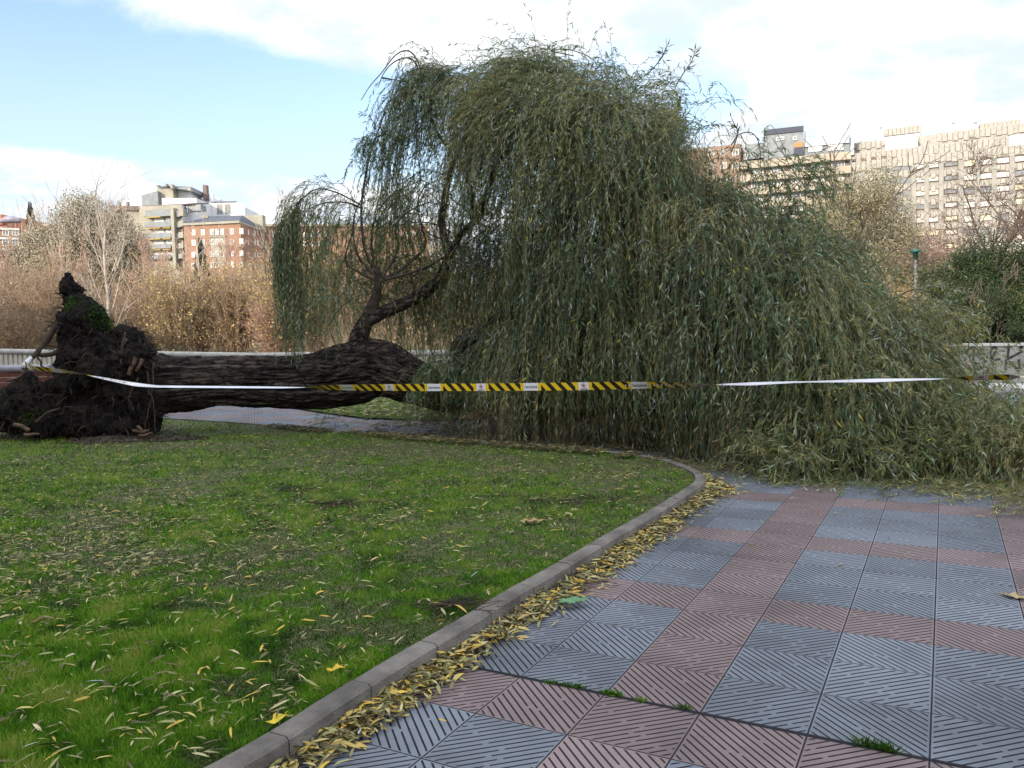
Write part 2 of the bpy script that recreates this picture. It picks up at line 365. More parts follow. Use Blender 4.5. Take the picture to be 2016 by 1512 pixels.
# ------------------------------------------------------------------ parapets along the river
M_conc = mat('parapet_concrete', (.25, .235, .205), c2=(.34, .325, .285), scale=2.0, detail=9, rough=.85, bump=.25, bscale=25)
M_coping = mat('coping_stone', (.23, .225, .21), c2=(.33, .32, .295), scale=4, rough=.8)
M_rib = mat('ribbed_panel', (.30, .28, .23), c2=(.40, .375, .31), scale=3, rough=.85)
M_pale = mat('pale_plinth', (.40, .39, .37), c2=(.50, .49, .46), scale=1.5, rough=.9)
M_black = mat('black_paint', (.02, .02, .022), c2=(.06, .06, .06), scale=9, rough=.6)
def along(p, q):
    p = np.array(p, float); q = np.array(q, float); L_ = np.linalg.norm(q-p); t = (q-p)/L_; return p, t, np.array([t[1], -t[0]]), L_   # n points towards camera side
def obox(mb, p, t, n, s0, s1, o0, o1, z0, z1, dz=0):
    """box along a line; dz = extra height at the far end (slope)"""
    c = lambda s_, o_: p+t*s_+n*o_
    a, b_, c_, d = c(s0, o0), c(s1, o0), c(s1, o1), c(s0, o1)
    z = lambda z_, s_: z_+dz*s_
    mb.hexa([(*a, z(z0, s0)), (*b_, z(z0, s1)), (*c_, z(z0, s1)), (*d, z(z0, s0))], [(*a, z(z1, s0)), (*b_, z(z1, s1)), (*c_, z(z1, s1)), (*d, z(z1, s0))])
wl = thing('river_parapet', 'long ribbed beige parapet with a rounded grey coping behind the roots and the fallen trunk', 'parapet')
pts = [(PX(-260, 35.0), 35.0, 2.02), (PX(0, 32), 32., P(0, 687, 32)[2]), (PX(500, 30), 30., P(500, 695, 30)[2]), (9.5, 26.8, 1.15)]
for (a, b_) in zip(pts[:-1], pts[1:]):
    p, t, n, Lw = along(a[:2], b_[:2]); dz = (b_[2]-a[2])/Lw
    rb = MB(); obox(rb, p, t, n, 0, Lw, -.16, -.02, a[2]-1.6, a[2]-.16, dz)
    s = 0
    while s < Lw:
        obox(rb, p, t, n, s, min(s+.13, Lw), -.02, .035, a[2]-1.35, a[2]-.18, dz); s += .22
    rb.build('ribbed_panel', M_rib, wl)
    cp = TB(); ss = np.linspace(0, Lw, 30); cp.add(np.stack([p[0]+t[0]*ss, p[1]+t[1]*ss, a[2]-.10+dz*ss], 1), .115, 10); cp.build('coping', M_coping, wl)
wr = thing('concrete_parapet', 'smooth grey concrete parapet with black graffiti beyond the right end of the willow', 'parapet')
A = np.array([PX(1850, 22.3), 22.3]); Bp = np.array([PX(2016, 20.6), 20.6]); t_ = nrm(Bp-A); A = A-t_*6.5; Bq = Bp+t_*8
p, t, n, Lw = along(A, Bq)
def wall_hit(px, py):
    r = ray(px, py); o = np.array([0, 0.]); M2 = np.array([[r[0], -t[0]], [r[1], -t[1]]]); k, s_ = np.linalg.solve(M2, p); return s_, CAMH+r[2]*k
_, zt = wall_hit(1950, 676)
s0w, zb = wall_hit(1950, 757)
m_ = MB(); obox(m_, p, t, n, 0, Lw, -.3, 0, -.1, zt-.07); m_.build('wall_panel', M_conc, wr)
m_ = MB(); obox(m_, p, t, n, 0, Lw, -.33, .035, zt-.068, zt); m_.build('coping', mat('light_coping', (.50, .48, .43), c2=(.6, .58, .52), scale=3), wr)
m_ = MB(); obox(m_, p, t, n, 0, Lw, .003, .12, zb-.02, zb+.05); m_.build('base_ledge', M_conc, wr)
m_ = MB(); obox(m_, p, t, n, 0, Lw, .004, 1.9, -.02, .10); pb = m_.build('pale_walkway', M_pale); struct(pb)
# graffiti strokes traced on the wall
def gpx(x, y): return 1840+x*.10583, 640+y*.10583
strokes = [[(440, 430), (460, 520), (470, 610)], [(440, 530), (560, 510), (640, 450), (720, 420)], [(725, 410), (722, 560), (725, 700), (740, 830)], [(670, 555), (740, 550), (810, 575)],
           [(740, 700), (820, 740), (870, 780), (860, 810), (740, 825)], [(870, 790), (950, 765)], [(560, 650), (590, 600)], [(920, 530), (945, 560)], [(915, 680), (980, 670)], [(975, 590), (1000, 600)],
           [(1070, 430), (1110, 410), (1150, 440), (1120, 520), (1070, 560), (1040, 520), (1070, 440)], [(1040, 600), (1070, 640), (1090, 560)], [(1085, 690), (1100, 740)], [(1120, 650), (1230, 630)],
           [(1380, 400), (1365, 560), (1335, 680), (1320, 850)], [(1630, 490), (1500, 560), (1400, 610), (1310, 665)], [(1340, 665), (1440, 720), (1520, 800), (1580, 870)], [(1565, 650), (1580, 760), (1585, 870)], [(1600, 385), (1630, 415), (1570, 430)]]
gm = MB()
for st in strokes:
    q = [wall_hit(*gpx(x, y)) for x, y in st]; q = catmull(q, max(4, 5*len(st))) if len(q) > 2 else np.linspace(q[0], q[1], 4)
    wd = .030; T = nrm(np.gradient(q, axis=0)); Nn = np.stack([-T[:, 1], T[:, 0]], 1); a = q+Nn*wd; b_ = q-Nn*wd
    a[0] = a[0]-T[0]*.02; b_[0] = b_[0]-T[0]*.02
    W3 = lambda s_: (*(p+t*s_[0]+n*.006), s_[1])
    for i in range(len(q)-1): gm.poly([W3(a[i]), W3(a[i+1]), W3(b_[i+1]), W3(b_[i])])
gm.build('graffiti', M_black, wr)

# dark red bench partly hidden behind the root plate
M_redwood = mat('dark_red_wood', (.075, .025, .018), c2=(.13, .05, .035), scale=6, rough=.6); M_steel = mat('blue_grey_steel', (.17, .16, .20), rough=.45, c2=(.23, .22, .26), scale=5)
bn = thing('park_bench', 'dark red bench with a grey tubular top rail behind the upturned roots', 'bench')
YB = 17.5; a = P(-70, 735, YB); b_ = P(112, 742, YB); x0, x1 = a[0], b_[0]; zt2 = P(60, 722, YB)[2]
tb = TB(); tb.add([(x0, YB, zt2-.02), (x1, YB, zt2-.05)], .085, 12); tb.build('top_rail', M_steel, bn)
m_ = MB()
for k in range(3): m_.box(x0+.1, x1-.05, YB-.02, YB+.03, zt2-.22-.11*k, zt2-.12-.11*k)
m_.build('backrest', M_redwood, bn)
m_ = MB(); m_.box(x0+.1, x1-.05, YB-.45, YB-.05, zt2-.56, zt2-.52); m_.build('seat', M_redwood, bn)
for xx in (x0+.2, x1-.25):
    m_ = MB(); m_.box(xx, xx+.07, YB+.04, YB+.10, 0, zt2-.06); m_.box(xx, xx+.07, YB-.42, YB-.36, 0, zt2-.57); m_.build('leg', M_steel, bn)

# ------------------------------------------------------------------ buildings
M_brick = mat('orange_brick', (.20, .115, .078), c2=(.255, .15, .105), scale=1.2, rough=.9, detail=10)
M_slate = mat('slate_roof', (.045, .048, .065), c2=(.075, .08, .10), scale=.8, rough=.6)
M_cream = mat('cream_render', (.21, .195, .16), c2=(.28, .26, .21), scale=.4, rough=.9)
M_beige = mat('beige_render', (.26, .225, .175), c2=(.31, .27, .21), scale=.25, rough=.9)
M_white = mat('white_render', (.52, .52, .53), c2=(.58, .58, .59), scale=.2, rough=.9)
M_grey = mat('grey_panel', (.13, .145, .15), c2=(.19, .20, .205), scale=.8, rough=.7)
M_lgrey = mat('pale_blue_grey_panel', (.28, .31, .33), c2=(.33, .36, .38), scale=.5, rough=.7)
M_brown = mat('brown_roof', (.09, .065, .055), c2=(.15, .11, .09), scale=1.5, rough=.8)
M_glass = mat('window_glass', (.10, .11, .12), rough=.2, spec=.5, c2=(.17, .175, .18), scale=.6)
M_shut = mat('pale_shutter', (.42, .41, .38), c2=(.5, .49, .46), scale=.5, rough=.7)
M_frame = mat('white_frame', (.62, .62, .60), rough=.6)
M_yel = mat('yellow_awning', (.38, .26, .06), rough=.8)
M_stone = mat('travertine_cladding', (.19, .18, .16), c2=(.255, .24, .215), scale=.9, rough=.85, detail=9)
M_stone2 = mat('weathered_cladding', (.225, .21, .185), c2=(.31, .29, .255), scale=1.7, rough=.85, detail=9)
M_gold = mat('pale_yellow_blind', (.50, .45, .30), c2=(.58, .53, .38), scale=.5, rough=.5)  # pale yellow window blinds
M_navy = mat('navy_panel', (.032, .036, .055), rough=.6); M_orange = mat('orange_panel', (.34, .15, .06), rough=.7)
M_metal = mat('galvanised_metal', (.25, .26, .27), rough=.4, metallic=.6)
class Fac:
    """vertical facade plane between two ground points (a left, b right, seen from the camera)"""
    def __init__(s, a, b):
        s.a = np.array(a, float); s.b = np.array(b, float); s.L = np.linalg.norm(s.b-s.a); s.t = (s.b-s.a)/s.L; s.n = np.array([s.t[1], -s.t[0]])
    def hit(s, px, py, back=0.):
        r = ray(px, py); o = s.a-s.n*back; k, q = np.linalg.solve(np.array([[r[0], -s.t[0]], [r[1], -s.t[1]]]), o); return q, CAMH+r[2]*k
    def box(s, mb, s0, s1, o0, o1, z0, z1): obox(mb, s.a, s.t, s.n, s0, s1, o0, o1, z0, z1)
    def pbox(s, mb, px0, px1, py0, py1, o0, o1):
        a, z1 = s.hit(px0, py0); b, _ = s.hit(px1, py0); _, z0 = s.hit(px0, py1); s.box(mb, a, b, o0, o1, z0, z1)
def window(fac, par, px, py, wpx, hpx, fm=None, pm=None, mull=1, back=0., proud=.09):
    q, z = fac.hit(px, py, back); d = np.linalg.norm(fac.a+fac.t*q); w = wpx*d/FPX/2; h = hpx*d/FPX/2
    m = MB(); fr = .14 if fm is M_brown else .09; o0 = -back+.01; o1 = -back+proud
    for (a, b_, c, e) in ((-w, w, h-fr, h), (-w, w, -h, -h+fr), (-w, -w+fr, -h+fr, h-fr), (w-fr, w, -h+fr, h-fr)): fac.box(m, q+a, q+b_, o0, o1, z+c, z+e)
    for k in range(mull): xx = -w+(k+1)*2*w/(mull+1); fac.box(m, q+xx-.04, q+xx+.04, o0, o1-.02, z-h+fr, z+h-fr)
    f = m.build('window', fm or M_frame, par)
    m = MB(); fac.box(m, q-w+.04, q+w-.04, -back+.003, -back+.045, z-h+.04, z+h-.04); m.build('pane', pm or M_glass, f)
    return f
def footprint(mb, pts, z0, z1):
    n = len(pts); b = len(mb.v); mb.v += [(*map(float, q), float(z0)) for q in pts]+[(*map(float, q), float(z)) for q, z in zip(pts, np.broadcast_to(z1, n))]
    mb.f += [tuple(b+k for k in range(n))[::-1], tuple(b+n+k for k in range(n))]+[(b+k, b+(k+1) % n, b+n+(k+1) % n, b+n+k) for k in range(n)]
def gp(px, Y): return np.array([PX(px, Y), Y])

# -- brick building on the left
bb = thing('brick_apartment_building', 'orange brick building with a hipped slate roof and a long lower wing', 'building')
Yb = 225.; Fb = Fac(gp(373, Yb+1), gp(484, Yb-1)); Fs = Fac(gp(484, Yb-1), gp(527, Yb+18)); _, ze = Fb.hit(430, 441.5)
back1 = Fb.a-Fb.n*22; back2 = Fs.b-Fb.n*10
m = MB(); footprint(m, [Fb.a, Fb.b, Fs.b, back2, back1], 5, ze); m.build('wall', M_brick, bb)
m = MB(); e = [Fb.a+Fb.n*.5-Fb.t*.5, Fb.b+Fb.n*.6, Fs.b+Fs.n*.5, back2, back1]; footprint(m, e, ze+.02, ze+.65); m.build('cornice', M_cream, bb)
zr = P(440, 424.5, Yb+7)[2]; ra = Fb.a-Fb.n*7+Fb.t*5; rb_ = Fb.b-Fb.n*8-Fb.t*3; rc = Fs.b-Fs.n*6-Fs.t*3
m = MB(); zz0 = ze+.67
m.poly([(*e[0], zz0), (*e[1], zz0), (*rb_, zr), (*ra, zr)]); m.poly([(*e[1], zz0), (*e[2], zz0), (*rc, zr-.4), (*rb_, zr)]); m.poly([(*e[2], zz0), (*e[3], zz0), (*rc, zr-.4)])
m.poly([(*e[3], zz0), (*e[4], zz0), (*ra, zr), (*rb_, zr), (*rc, zr-.4)]); m.poly([(*e[4], zz0), (*e[0], zz0), (*ra, zr)]); rf = m.build('roof', M_slate, bb)
m = MB(); q = Fs.b-Fs.t*6-Fs.n*4; m.box(q[0], q[0]+6, q[1], q[1]+3, ze, P(516, 426, 240)[2]); m.build('chimney', M_cream, rf)
m = MB(); q = Fb.a-Fb.n*5+Fb.t*3; m.box(q[0], q[0]+1.6, q[1], q[1]+1.2, ze, P(392, 423, 230)[2]); m.build('chimney', M_cream, rf)
m = MB(); Fb.pbox(m, 415.5, 443.5, 466, 520, .003, .12); Fb.pbox(m, 413, 445, 464.5, 467.5, .003, .35); m.build('stair_panel', M_cream, bb)
for row, y in enumerate((456.5, 476.5, 500, 522)):
    for x in (381.4, 399.7, 417.8, 428, 438.3, 456.8, 475.6):
        if row == 2 and x == 399.7: continue
        y2 = y-(x-430)*.03
        window(Fb, bb, x, y2, 7, 10 if row else 10.5, pm=M_shut if (row == 0 and 415 < x < 440) or random.random() < .4 else M_glass, proud=.25 if 410 < x < 445 else .12)
    for x in (489, 502, 507.5, 518): window(Fs, bb, x, y+1+(x-484)*.05, 5, 9, pm=M_glass if random.random() < .5 else M_shut)
m = MB(); Fb.pbox(m, 469, 484, 485.5, 487, 0.01, 1.2); m.build('balcony', M_cream, bb)
Fw = Fac(gp(525, Yb+20), gp(850, Yb+30)); _, zw = Fw.hit(560, 446)
m = MB(); footprint(m, [Fw.a, Fw.b, Fw.b-Fw.n*14, Fw.a-Fw.n*14], 5, zw); m.build('wing_wall', M_brick, bb)
m = MB(); Fw.box(m, -.3, Fw.L+.3, -14, .5, zw+.01, zw+.7); m.build('wing_cornice', M_beige, bb)
m = MB(); zt3 = P(560, 438, 247)[2]; a0, a1 = Fw.a+Fw.n*.5, Fw.b+Fw.n*.5; m.poly([(*a0, zw+.72), (*a1, zw+.72), (*(a1-Fw.n*6), zt3), (*(a0-Fw.n*6), zt3)]); m.poly([(*(a0-Fw.n*6), zt3), (*(a1-Fw.n*6), zt3), (*(a1-Fw.n*14), zw+.7), (*(a0-Fw.n*14), zw+.7)]); m.build('wing_roof', M_slate, bb)
for y in (461, 480.5, 502):
    for x in (540, 554, 569, 583, 598, 613, 628, 643, 800, 815, 830): window(Fw, bb, x, y+(x-560)*.0, 6, 10, pm=M_shut if random.random() < .5 else M_glass)

# -- balconied block beside it
tb_ = thing('balconied_apartment_block', 'tall cream block with grey balcony fronts and a glazed top floor', 'building')
Yt = 230.; Ft = Fac(gp(288, Yt), gp(371, Yt-2)); _, zt4 = Ft.hit(330, 404)
sb1 = gp(428, 262); m = MB(); footprint(m, [Ft.a, Ft.b, sb1, Ft.a+np.array([4, 30])], 5, zt4); m.build('wall', M_cream, tb_)
m = MB(); Fside = Fac(Ft.b, sb1); 
zs0 = zt4; zA = Fside.hit(388, 391)[1]; sA = Fside.hit(387, 400)[0]; zB = Fside.hit(426, 410)[1]
m.poly([(*(Fside.a+Fside.n*.02), 5), (*(sb1+Fside.n*.02), 5), (*(sb1+Fside.n*.02), zB), (*(Fside.a+Fside.t*sA+Fside.n*.02), zA), (*(Fside.a+Fside.t*sA+Fside.n*.02), zt4), (*(Fside.a+Fside.n*.02), zt4)])
q = [Fside.a+Fside.t*sA, sb1, sb1-Fside.n*6, Fside.a+Fside.t*sA-Fside.n*10]; footprint(m, q, zt4-2, [zA, zB, zB, zA]); m.build('side_wall', M_white, tb_)
m = MB(); Ft.pbox(m, 292, 384, 404, 416, -6, -3); m.build('glazed_storey', M_glass, tb_)
for x in (292, 301, 310, 320, 329, 338, 347, 357): m = MB(); Ft.pbox(m, x, x+1.1, 403, 416, -3, -2.7); m.build('mullion', M_frame, tb_)
_, z_a = Ft.hit(300, 403.5); _, z_b = Ft.hit(330, 393.5)
m = MB(); a0, a1 = Ft.a+Ft.t*.5-Ft.n*2, Ft.b-Ft.n*2+Ft.t*2; m.hexa([(*a0, z_a), (*a1, z_a), (*(a1-Ft.n*9), z_b+.3), (*(a0-Ft.n*9+Ft.t*2), z_b)], [(*a0, z_a+.3), (*a1, z_a+.3), (*(a1-Ft.n*9), z_b+.6), (*(a0-Ft.n*9+Ft.t*2), z_b+.3)]); m.build('roof', M_brown, tb_)
for y0, y1 in ((416, 429), (439.5, 450), (461.5, 472), (483, 492), (503.5, 512)):
    m = MB(); Ft.pbox(m, 292, 342, y0, y1, 1.3, 1.5); Ft.pbox(m, 292, 293, y0, y1, .01, 1.3); Ft.box(m, Ft.hit(292, y1)[0], Ft.hit(342, y1)[0], .01, 1.29, Ft.hit(292, y1)[1], Ft.hit(292, y1)[1]+.25); m.build('balcony', M_grey, tb_)
    m = MB(); Ft.pbox(m, 350, 357.5, y0-.5, y1-1, .8, 1.0); Ft.pbox(m, 350, 357.5, y1-2, y1-1, .01, .8); m.build('balcony', M_grey, tb_)
    m = MB(); Ft.pbox(m, 357.5, 366.5, y0-3, y1-2, .01, 1.6); m.build('planter_box', M_cream, tb_); m = MB(); Ft.pbox(m, 287, 291.5, y0, y1-2, .01, 1.4); m.build('planter_box', M_cream, tb_)
for y in (434, 455.5, 477, 498):
    window(Ft, tb_, 313, y, 18, 8.5, pm=M_shut, mull=3); window(Ft, tb_, 335, y-.5, 13, 8.5, pm=M_shut if y > 450 else M_glass, mull=2)
    m = MB(); y2 = y-4.5; a0 = Ft.hit(295, y2); a1 = Ft.hit(322, y2); Ft.box(m, a0[0], a1[0], .3, 1.6, a0[1]-.15, a0[1]+.05)
    if y > 450: a0 = Ft.hit(326, y2-1); a1 = Ft.hit(341, y2); Ft.box(m, a0[0], a1[0], .3, 1.6, a0[1]-.15, a0[1]+.05)
    m.build('awning', M_yel, tb_)
m = MB(); Ft.pbox(m, 342.7, 348.5, 411, 530, .01, 1.9); m.build('pillar', M_cream, tb_)

def blk(mb, x0, x1, yt, Y, dep, zb=5, yt2=None):
    """block with front at depth Y; roof may slope from yt (left) to yt2 (right)"""
    a, b_ = gp(x0, Y), gp(x1, Y); z0 = P(x0, yt, Y)[2]; z1 = P(x1, yt2 if yt2 else yt, Y)[2]
    footprint(mb, [a, b_, b_+[0, dep], a+[0, dep]], zb, [z0, z1, z1, z0])
wb = thing('white_stepped_building', 'stepped white and beige building with tall chimneys rising behind the balconied block', 'building')
m = MB(); blk(m, 391, 427, 384.5, 275, 12, yt2=384); blk(m, 427, 445, 384, 278, 12, yt2=391); m.build('wall', M_white, wb)
m = MB(); blk(m, 354, 391, 370, 262, 10, yt2=376); m.build('upper_wall', M_white, wb)
m = MB(); blk(m, 325, 356, 365, 258, 12, yt2=368.5); m.build('beige_tower', M_cream, wb)
m = MB(); blk(m, 324, 330, 363.6, 257, .6, P(327, 366.5, 257)[2]); blk(m, 330, 391, 366, 257.4, 13, P(340, 368, 257)[2], yt2=375); m.build('roof_edge', M_grey, wb)
m = MB(); blk(m, 294, 326, 384.5, 256, 8, yt2=375.5); m.build('grey_gable', M_grey, wb)
m = MB(); blk(m, 413.5, 426, 382, 268, 5); m.build('white_tower', M_white, wb)
for (x0, x1, y0, yb, mm) in ((414, 421.5, 363.5, 382, M_brown), (351, 355.5, 362, 372, M_cream), (341.5, 344, 361, 368, M_grey), (385, 390, 369, 376, M_cream), (428.5, 432, 381, 388, M_white)):
    m = MB(); blk(m, x0, x1, y0, 266 if x0 > 400 else 256, 1.8, P(x0, yb, 262)[2]-1); m.build('chimney', mm, wb)
wc = thing('white_cube_building', 'low white building with recessed cream balconies above the slate roof', 'building')
m = MB(); blk(m, 426, 478, 398, 262, 14, yt2=397); blk(m, 478, 494, 397, 262, 14, yt2=407); m.build('wall', M_white, wc)
m = MB(); blk(m, 426, 479, 396.8, 261.4, .5, P(430, 398.2, 262)[2], yt2=395.8); m.build('roof_edge', M_slate, wc)
for x in (433, 449):
    Fc_ = Fac(gp(420, 262), gp(500, 262)); window(Fc_, wc, x, 412, 12, 19, fm=M_frame, pm=M_cream, mull=0, proud=.2)
    m = MB(); Fc_.pbox(m, x-5.5, x+5.5, 414, 421, .06, .15); m.build('balcony_rail', M_grey, wc)
    m = MB(); Fc_.pbox(m, x-4, x-2, 405, 412, .06, .12); Fc_.pbox(m, x+2, x+4, 405, 412, .06, .12); m.build('opening', M_glass, wc)
lb = thing('mansard_apartment_block', 'brownish block with a dark mansard roof at the left edge of the building group', 'building')
m = MB(); blk(m, 258, 290, 413, 236, 12); m.build('wall', M_cream, lb)
m = MB(); blk(m, 232, 259, 412, 240, 14); m.build('rear_wall', mat('taupe_render', (.22, .18, .15), rough=.9), lb)
m = MB(); blk(m, 229, 289.5, 404.5, 235, 14, P(270, 413, 235)[2], yt2=405); m.build('mansard_roof', M_brown, lb)
Fl = Fac(gp(232, 236), gp(290, 236))
for (x, y, w, h) in ((281, 426, 7, 11), (282, 443, 7, 10), (259.5, 440, 4, 8), (247, 424, 7, 6)): window(Fl, lb, x, y, w, h, fm=M_brown, back=0 if x > 258 else -.4)
m = MB(); blk(m, 253, 294, 397, 290, 10, yt2=390); m.build('white_penthouse', M_white, lb)
for x in (247, 263): m = MB(); blk(m, x, x+3, 396, 239, 1.5, P(x, 405, 239)[2]-.5); m.build('chimney', M_grey, lb)
ob = thing('orange_brick_tower', 'orange red brick building with pale bands at the far left edge', 'building')
Fo = Fac(gp(-60, 150), gp(19.5, 152)); m = MB(); footprint(m, [Fo.a, Fo.b, Fo.b+[2, 15], Fo.a+[0, 15]], 4, Fo.hit(10, 422)[1]); m.build('wall', mat('red_brick', (.34, .12, .07), c2=(.4, .16, .10), scale=1, rough=.9), ob)
Fo2 = Fac(gp(-50, 146), gp(38, 149)); m = MB(); footprint(m, [Fo2.a, Fo2.b, Fo2.b+[0, 3], Fo2.a+[0, 3]], 4, Fo2.hit(10, 448)[1]); m.build('lower_wall', M_brick, ob)
for y in (447, 466, 488, 510): m = MB(); Fo2.pbox(m, -50, 38.2, y, y+4, .01, .3); m.build('pale_band', M_shut, ob)
for y in (457, 478, 500):
    for x in (11, 30): window(Fo2, ob, x, y, 9, 11, pm=M_glass)
for (x, y) in ((5, 434), (14, 434)): window(Fo, ob, x, y, 4, 6)

# -- large stone-clad block on the right
sbk = thing('stone_clad_apartment_block', 'long pale stone clad block of many storeys with stepped terraces at the right', 'building')
Fr = Fac(gp(1676, 182), gp(2080, 166)); zc = Fr.hit(1812, 307)[1]
def setback(y_px, at, back): return Fr.hit(at, y_px, back)[1]
m = MB(); Fr.box(m, 0, Fr.L, -18, 0, 3, zc); m.build('wall', M_stone, sbk)
zb2 = setback(289, 1812, 4); m = MB(); Fr.box(m, 0, Fr.L, -18, -4, zc+.01, zb2); m.build('terrace_storey', M_stone2, sbk)
za = setback(268, 1812, 8); m = MB(); Fr.box(m, 0, Fr.L, -18, -8, zb2+.01, za); m.build('top_storey', M_stone2, sbk)
def slabs(z1, h, o, s0, s1, name='cladding_band', w=1.05, mm=M_stone2):
    m = MB(); s = s0; i = 0
    while s < s1:
        e_ = min(s+w, s1); d = .16 if i % 2 else .0; hh = h+rng.uniform(-.2, .2)
        Fr.box(m, s+.06, e_-.06, o+.01, o+.22+d, z1-hh-(.25 if i % 2 else 0), z1+(.08 if i % 2 else .12)); s = e_; i += 1
    m.build(name, mm, sbk)
slabs(zc, 1.7, 0, 0, Fr.L); slabs(zb2, 1.9, -4, 0, Fr.L); slabs(za, 1.3, -8, 0, Fr.L*.36); slabs(za+.1, 1.7, -8, Fr.L*.45, Fr.L)
m = MB(); Fr.box(m, 0.5, Fr.L*.2, -3.99, -3.7, zc+1.0, zc+1.6); m.build('terrace_opening', M_brown, sbk)
s6 = Fr.hit(1745, 300)[0]; m = MB(); Fr.box(m, s6, s6+6.5, -7.99, -5, zb2+.02, zb2+2.6); m.build('terrace_room', M_white, sbk)
s6 = Fr.hit(1988, 290)[0]; m = MB(); Fr.box(m, s6, s6+9, -3.99, -.8, zc+.02, zc+2.4); m.build('terrace_room', M_white, sbk)
for (x0, x1, y0, y1) in ((1741, 1810, 247, 271), (1929, 2001, 236, 256)):
    q0 = Fr.hit(x0, y0, 11); q1 = Fr.hit(x1, y0, 11); m = MB(); Fr.box(m, q0[0], q1[0], -17, -11, za+.01, q1[1]-1.2); m.build('roof_house', M_white if x0 < 1800 else M_stone, sbk)
    m = MB(); s = q0[0]
    while s < q1[0]: Fr.box(m, s, s+.8, -11, -10.6, q1[1]-1.6, q1[1]); s += .86
    Fr.box(m, q0[0], q1[0], -17, -11.01, q1[1]-1.19, q1[1]-.1); m.build('roof_fascia', M_stone2, sbk)
for (x, y0) in ((1735, 250), (1877, 241), (1921, 240)):
    q0 = Fr.hit(x, y0, 10); m = MB(); Fr.box(m, q0[0]-.4, q0[0]+.4, -10.8, -10, za+.01, q0[1]-.5); c = m.build('chimney', M_white, sbk)
    m = MB(); Fr.box(m, q0[0]-.3, q0[0]+.3, -10.7, -10.1, q0[1]-.45, q0[1]); m.build('chimney_cap', M_grey, c)
q0 = Fr.hit(1893, 247, 10); m = MB(); Fr.box(m, q0[0]-1, q0[0]+1, -12, -10, za+.01, q0[1]); m.build('dormer', M_shut, sbk)
for yk in range(8):
    dy = yk*26.5
    for (x, y, w, h) in ((1811.5, 327, 18, 11), (1837, 324.5, 18, 11), (1872, 322, 20, 9), (1908, 321, 18, 12), (1940.5, 318.5, 19, 11), (1974, 315.5, 20, 11), (2010, 312, 19, 11), (2040, 310, 19, 11)):
        yy = y+dy*(1+(x-1812)*.0003)
        rr = random.random(); pm = M_shut if rr < .4 else (M_gold if rr < .75 else M_glass)
        if yk == 0: pm = {1872: M_glass, 1908: M_gold}.get(x, M_shut)
        window(Fr, sbk, x, yy, w, h, fm=M_brown, pm=pm, mull=0, proud=.28)  # brown frames paint in the thin shadow lines at the windows
    q, z = Fr.hit(1768, 331+dy); m = MB(); Fr.box(m, q-3.0, q+2.3, .01, .05, z-.7, z+.7); m.build('loggia_window', M_glass, sbk)
    slabs(z-.8, 1.3, 0, max(0, q-9), q+2.4, 'balcony_front', 1.0)
    slabs(Fr.hit(1860, 330+dy)[1]+.15-.9, .9, .0, q+3.4, Fr.L, 'spandrel_band', 1.0)
    if yk < 7:
        pass
for x in (1799, 1824, 1853, 1892, 1924, 1957, 1992):
    q = Fr.hit(x, 330)[0]; m = MB(); Fr.box(m, q-.45, q+.45, .24, .50, 3, zc-1.9); m.build('pier', M_stone, sbk)

bg_ = thing('beige_balcony_block', 'beige block with long balconies below dark grey penthouses right of the willow top', 'building')
F6 = Fac(gp(1462, 190), gp(1675.5, 182)); z6 = F6.hit(1560, 311)[1]
m = MB(); F6.box(m, 0, F6.L, -15, 0, 3, z6); m.build('wall', M_brown, bg_)
for k in range(8):
    y = 318+k*26.5; z = F6.hit(1560, y)[1]; m = MB(); F6.box(m, 0, F6.L, .01, 1.5, z-.95, z+.75); m.build('balcony_front', M_beige, bg_)
    for x in (1491, 1530, 1570, 1610, 1650): window(F6, bg_, x, y+13-(x-1560)*.07, 22, 11, pm=M_shut if (k+x) % 2 else M_glass, mull=3)
def pent(x0, x1, y0, y1, yb, back, mm, name):
    a = F6.hit(x0, y0, back); b_ = F6.hit(x1, y1, back); zb_ = F6.hit((x0+x1)/2, yb, back)[1]; m = MB(); F6.box(m, a[0], b_[0], -back-7, -back, zb_, (a[1]+b_[1])/2); return m.build(name, mm, bg_)
pent(1504, 1582, 257, 249, 312, 1.5, M_grey, 'penthouse'); pent(1582.5, 1672, 276, 268, 312, 2.2, M_grey, 'low_penthouse'); pent(1470, 1503.5, 284, 281, 312, 2, M_grey, 'side_penthouse')
m = MB(); a = F6.hit(1582.5, 276, 2); b_ = F6.hit(1672, 268, 2); z0 = F6.hit(1625, 286, 2)[1]; F6.box(m, a[0], b_[0], -2.18, -1.7, z0, (a[1]+b_[1])/2+.2); m.build('pale_fascia', M_lgrey, bg_)
m = MB(); a = F6.hit(1504, 257, 1.3); b_ = F6.hit(1582, 249, 1.3); z0 = F6.hit(1543, 262, 1.3)[1]; F6.box(m, a[0], b_[0], -1.48, -1.2, z0, (a[1]+b_[1])/2+.15); m.build('dark_fascia', M_navy, bg_)
m = MB(); F6.pbox(m, 1563, 1581, 279, 288, -1.48, -1.3); m.build('orange_panel', M_orange, bg_)
m = MB(); F6.pbox(m, 1563, 1581, 288.2, 305, -1.48, -1.3); m.build('navy_panel', M_navy, bg_)
for (x, y, w, h) in ((1565, 272, 7, 7), (1536, 273, 14, 6), (1605, 293, 23, 10), (1640, 289, 18, 13), (1655, 290, 9, 10)): window(F6, bg_, x, y, w, h, pm=M_shut if y > 280 else M_glass, back=1.3 if x < 1582 else 2.0, mull=0)
for (x, y) in ((1666, 257), (1677, 257), (1469, 274)): q = F6.hit(x, y, 3); m = MB(); F6.box(m, q[0]-.45, q[0]+.45, -4, -3, z6, q[1]); m.build('chimney', M_lgrey, bg_)
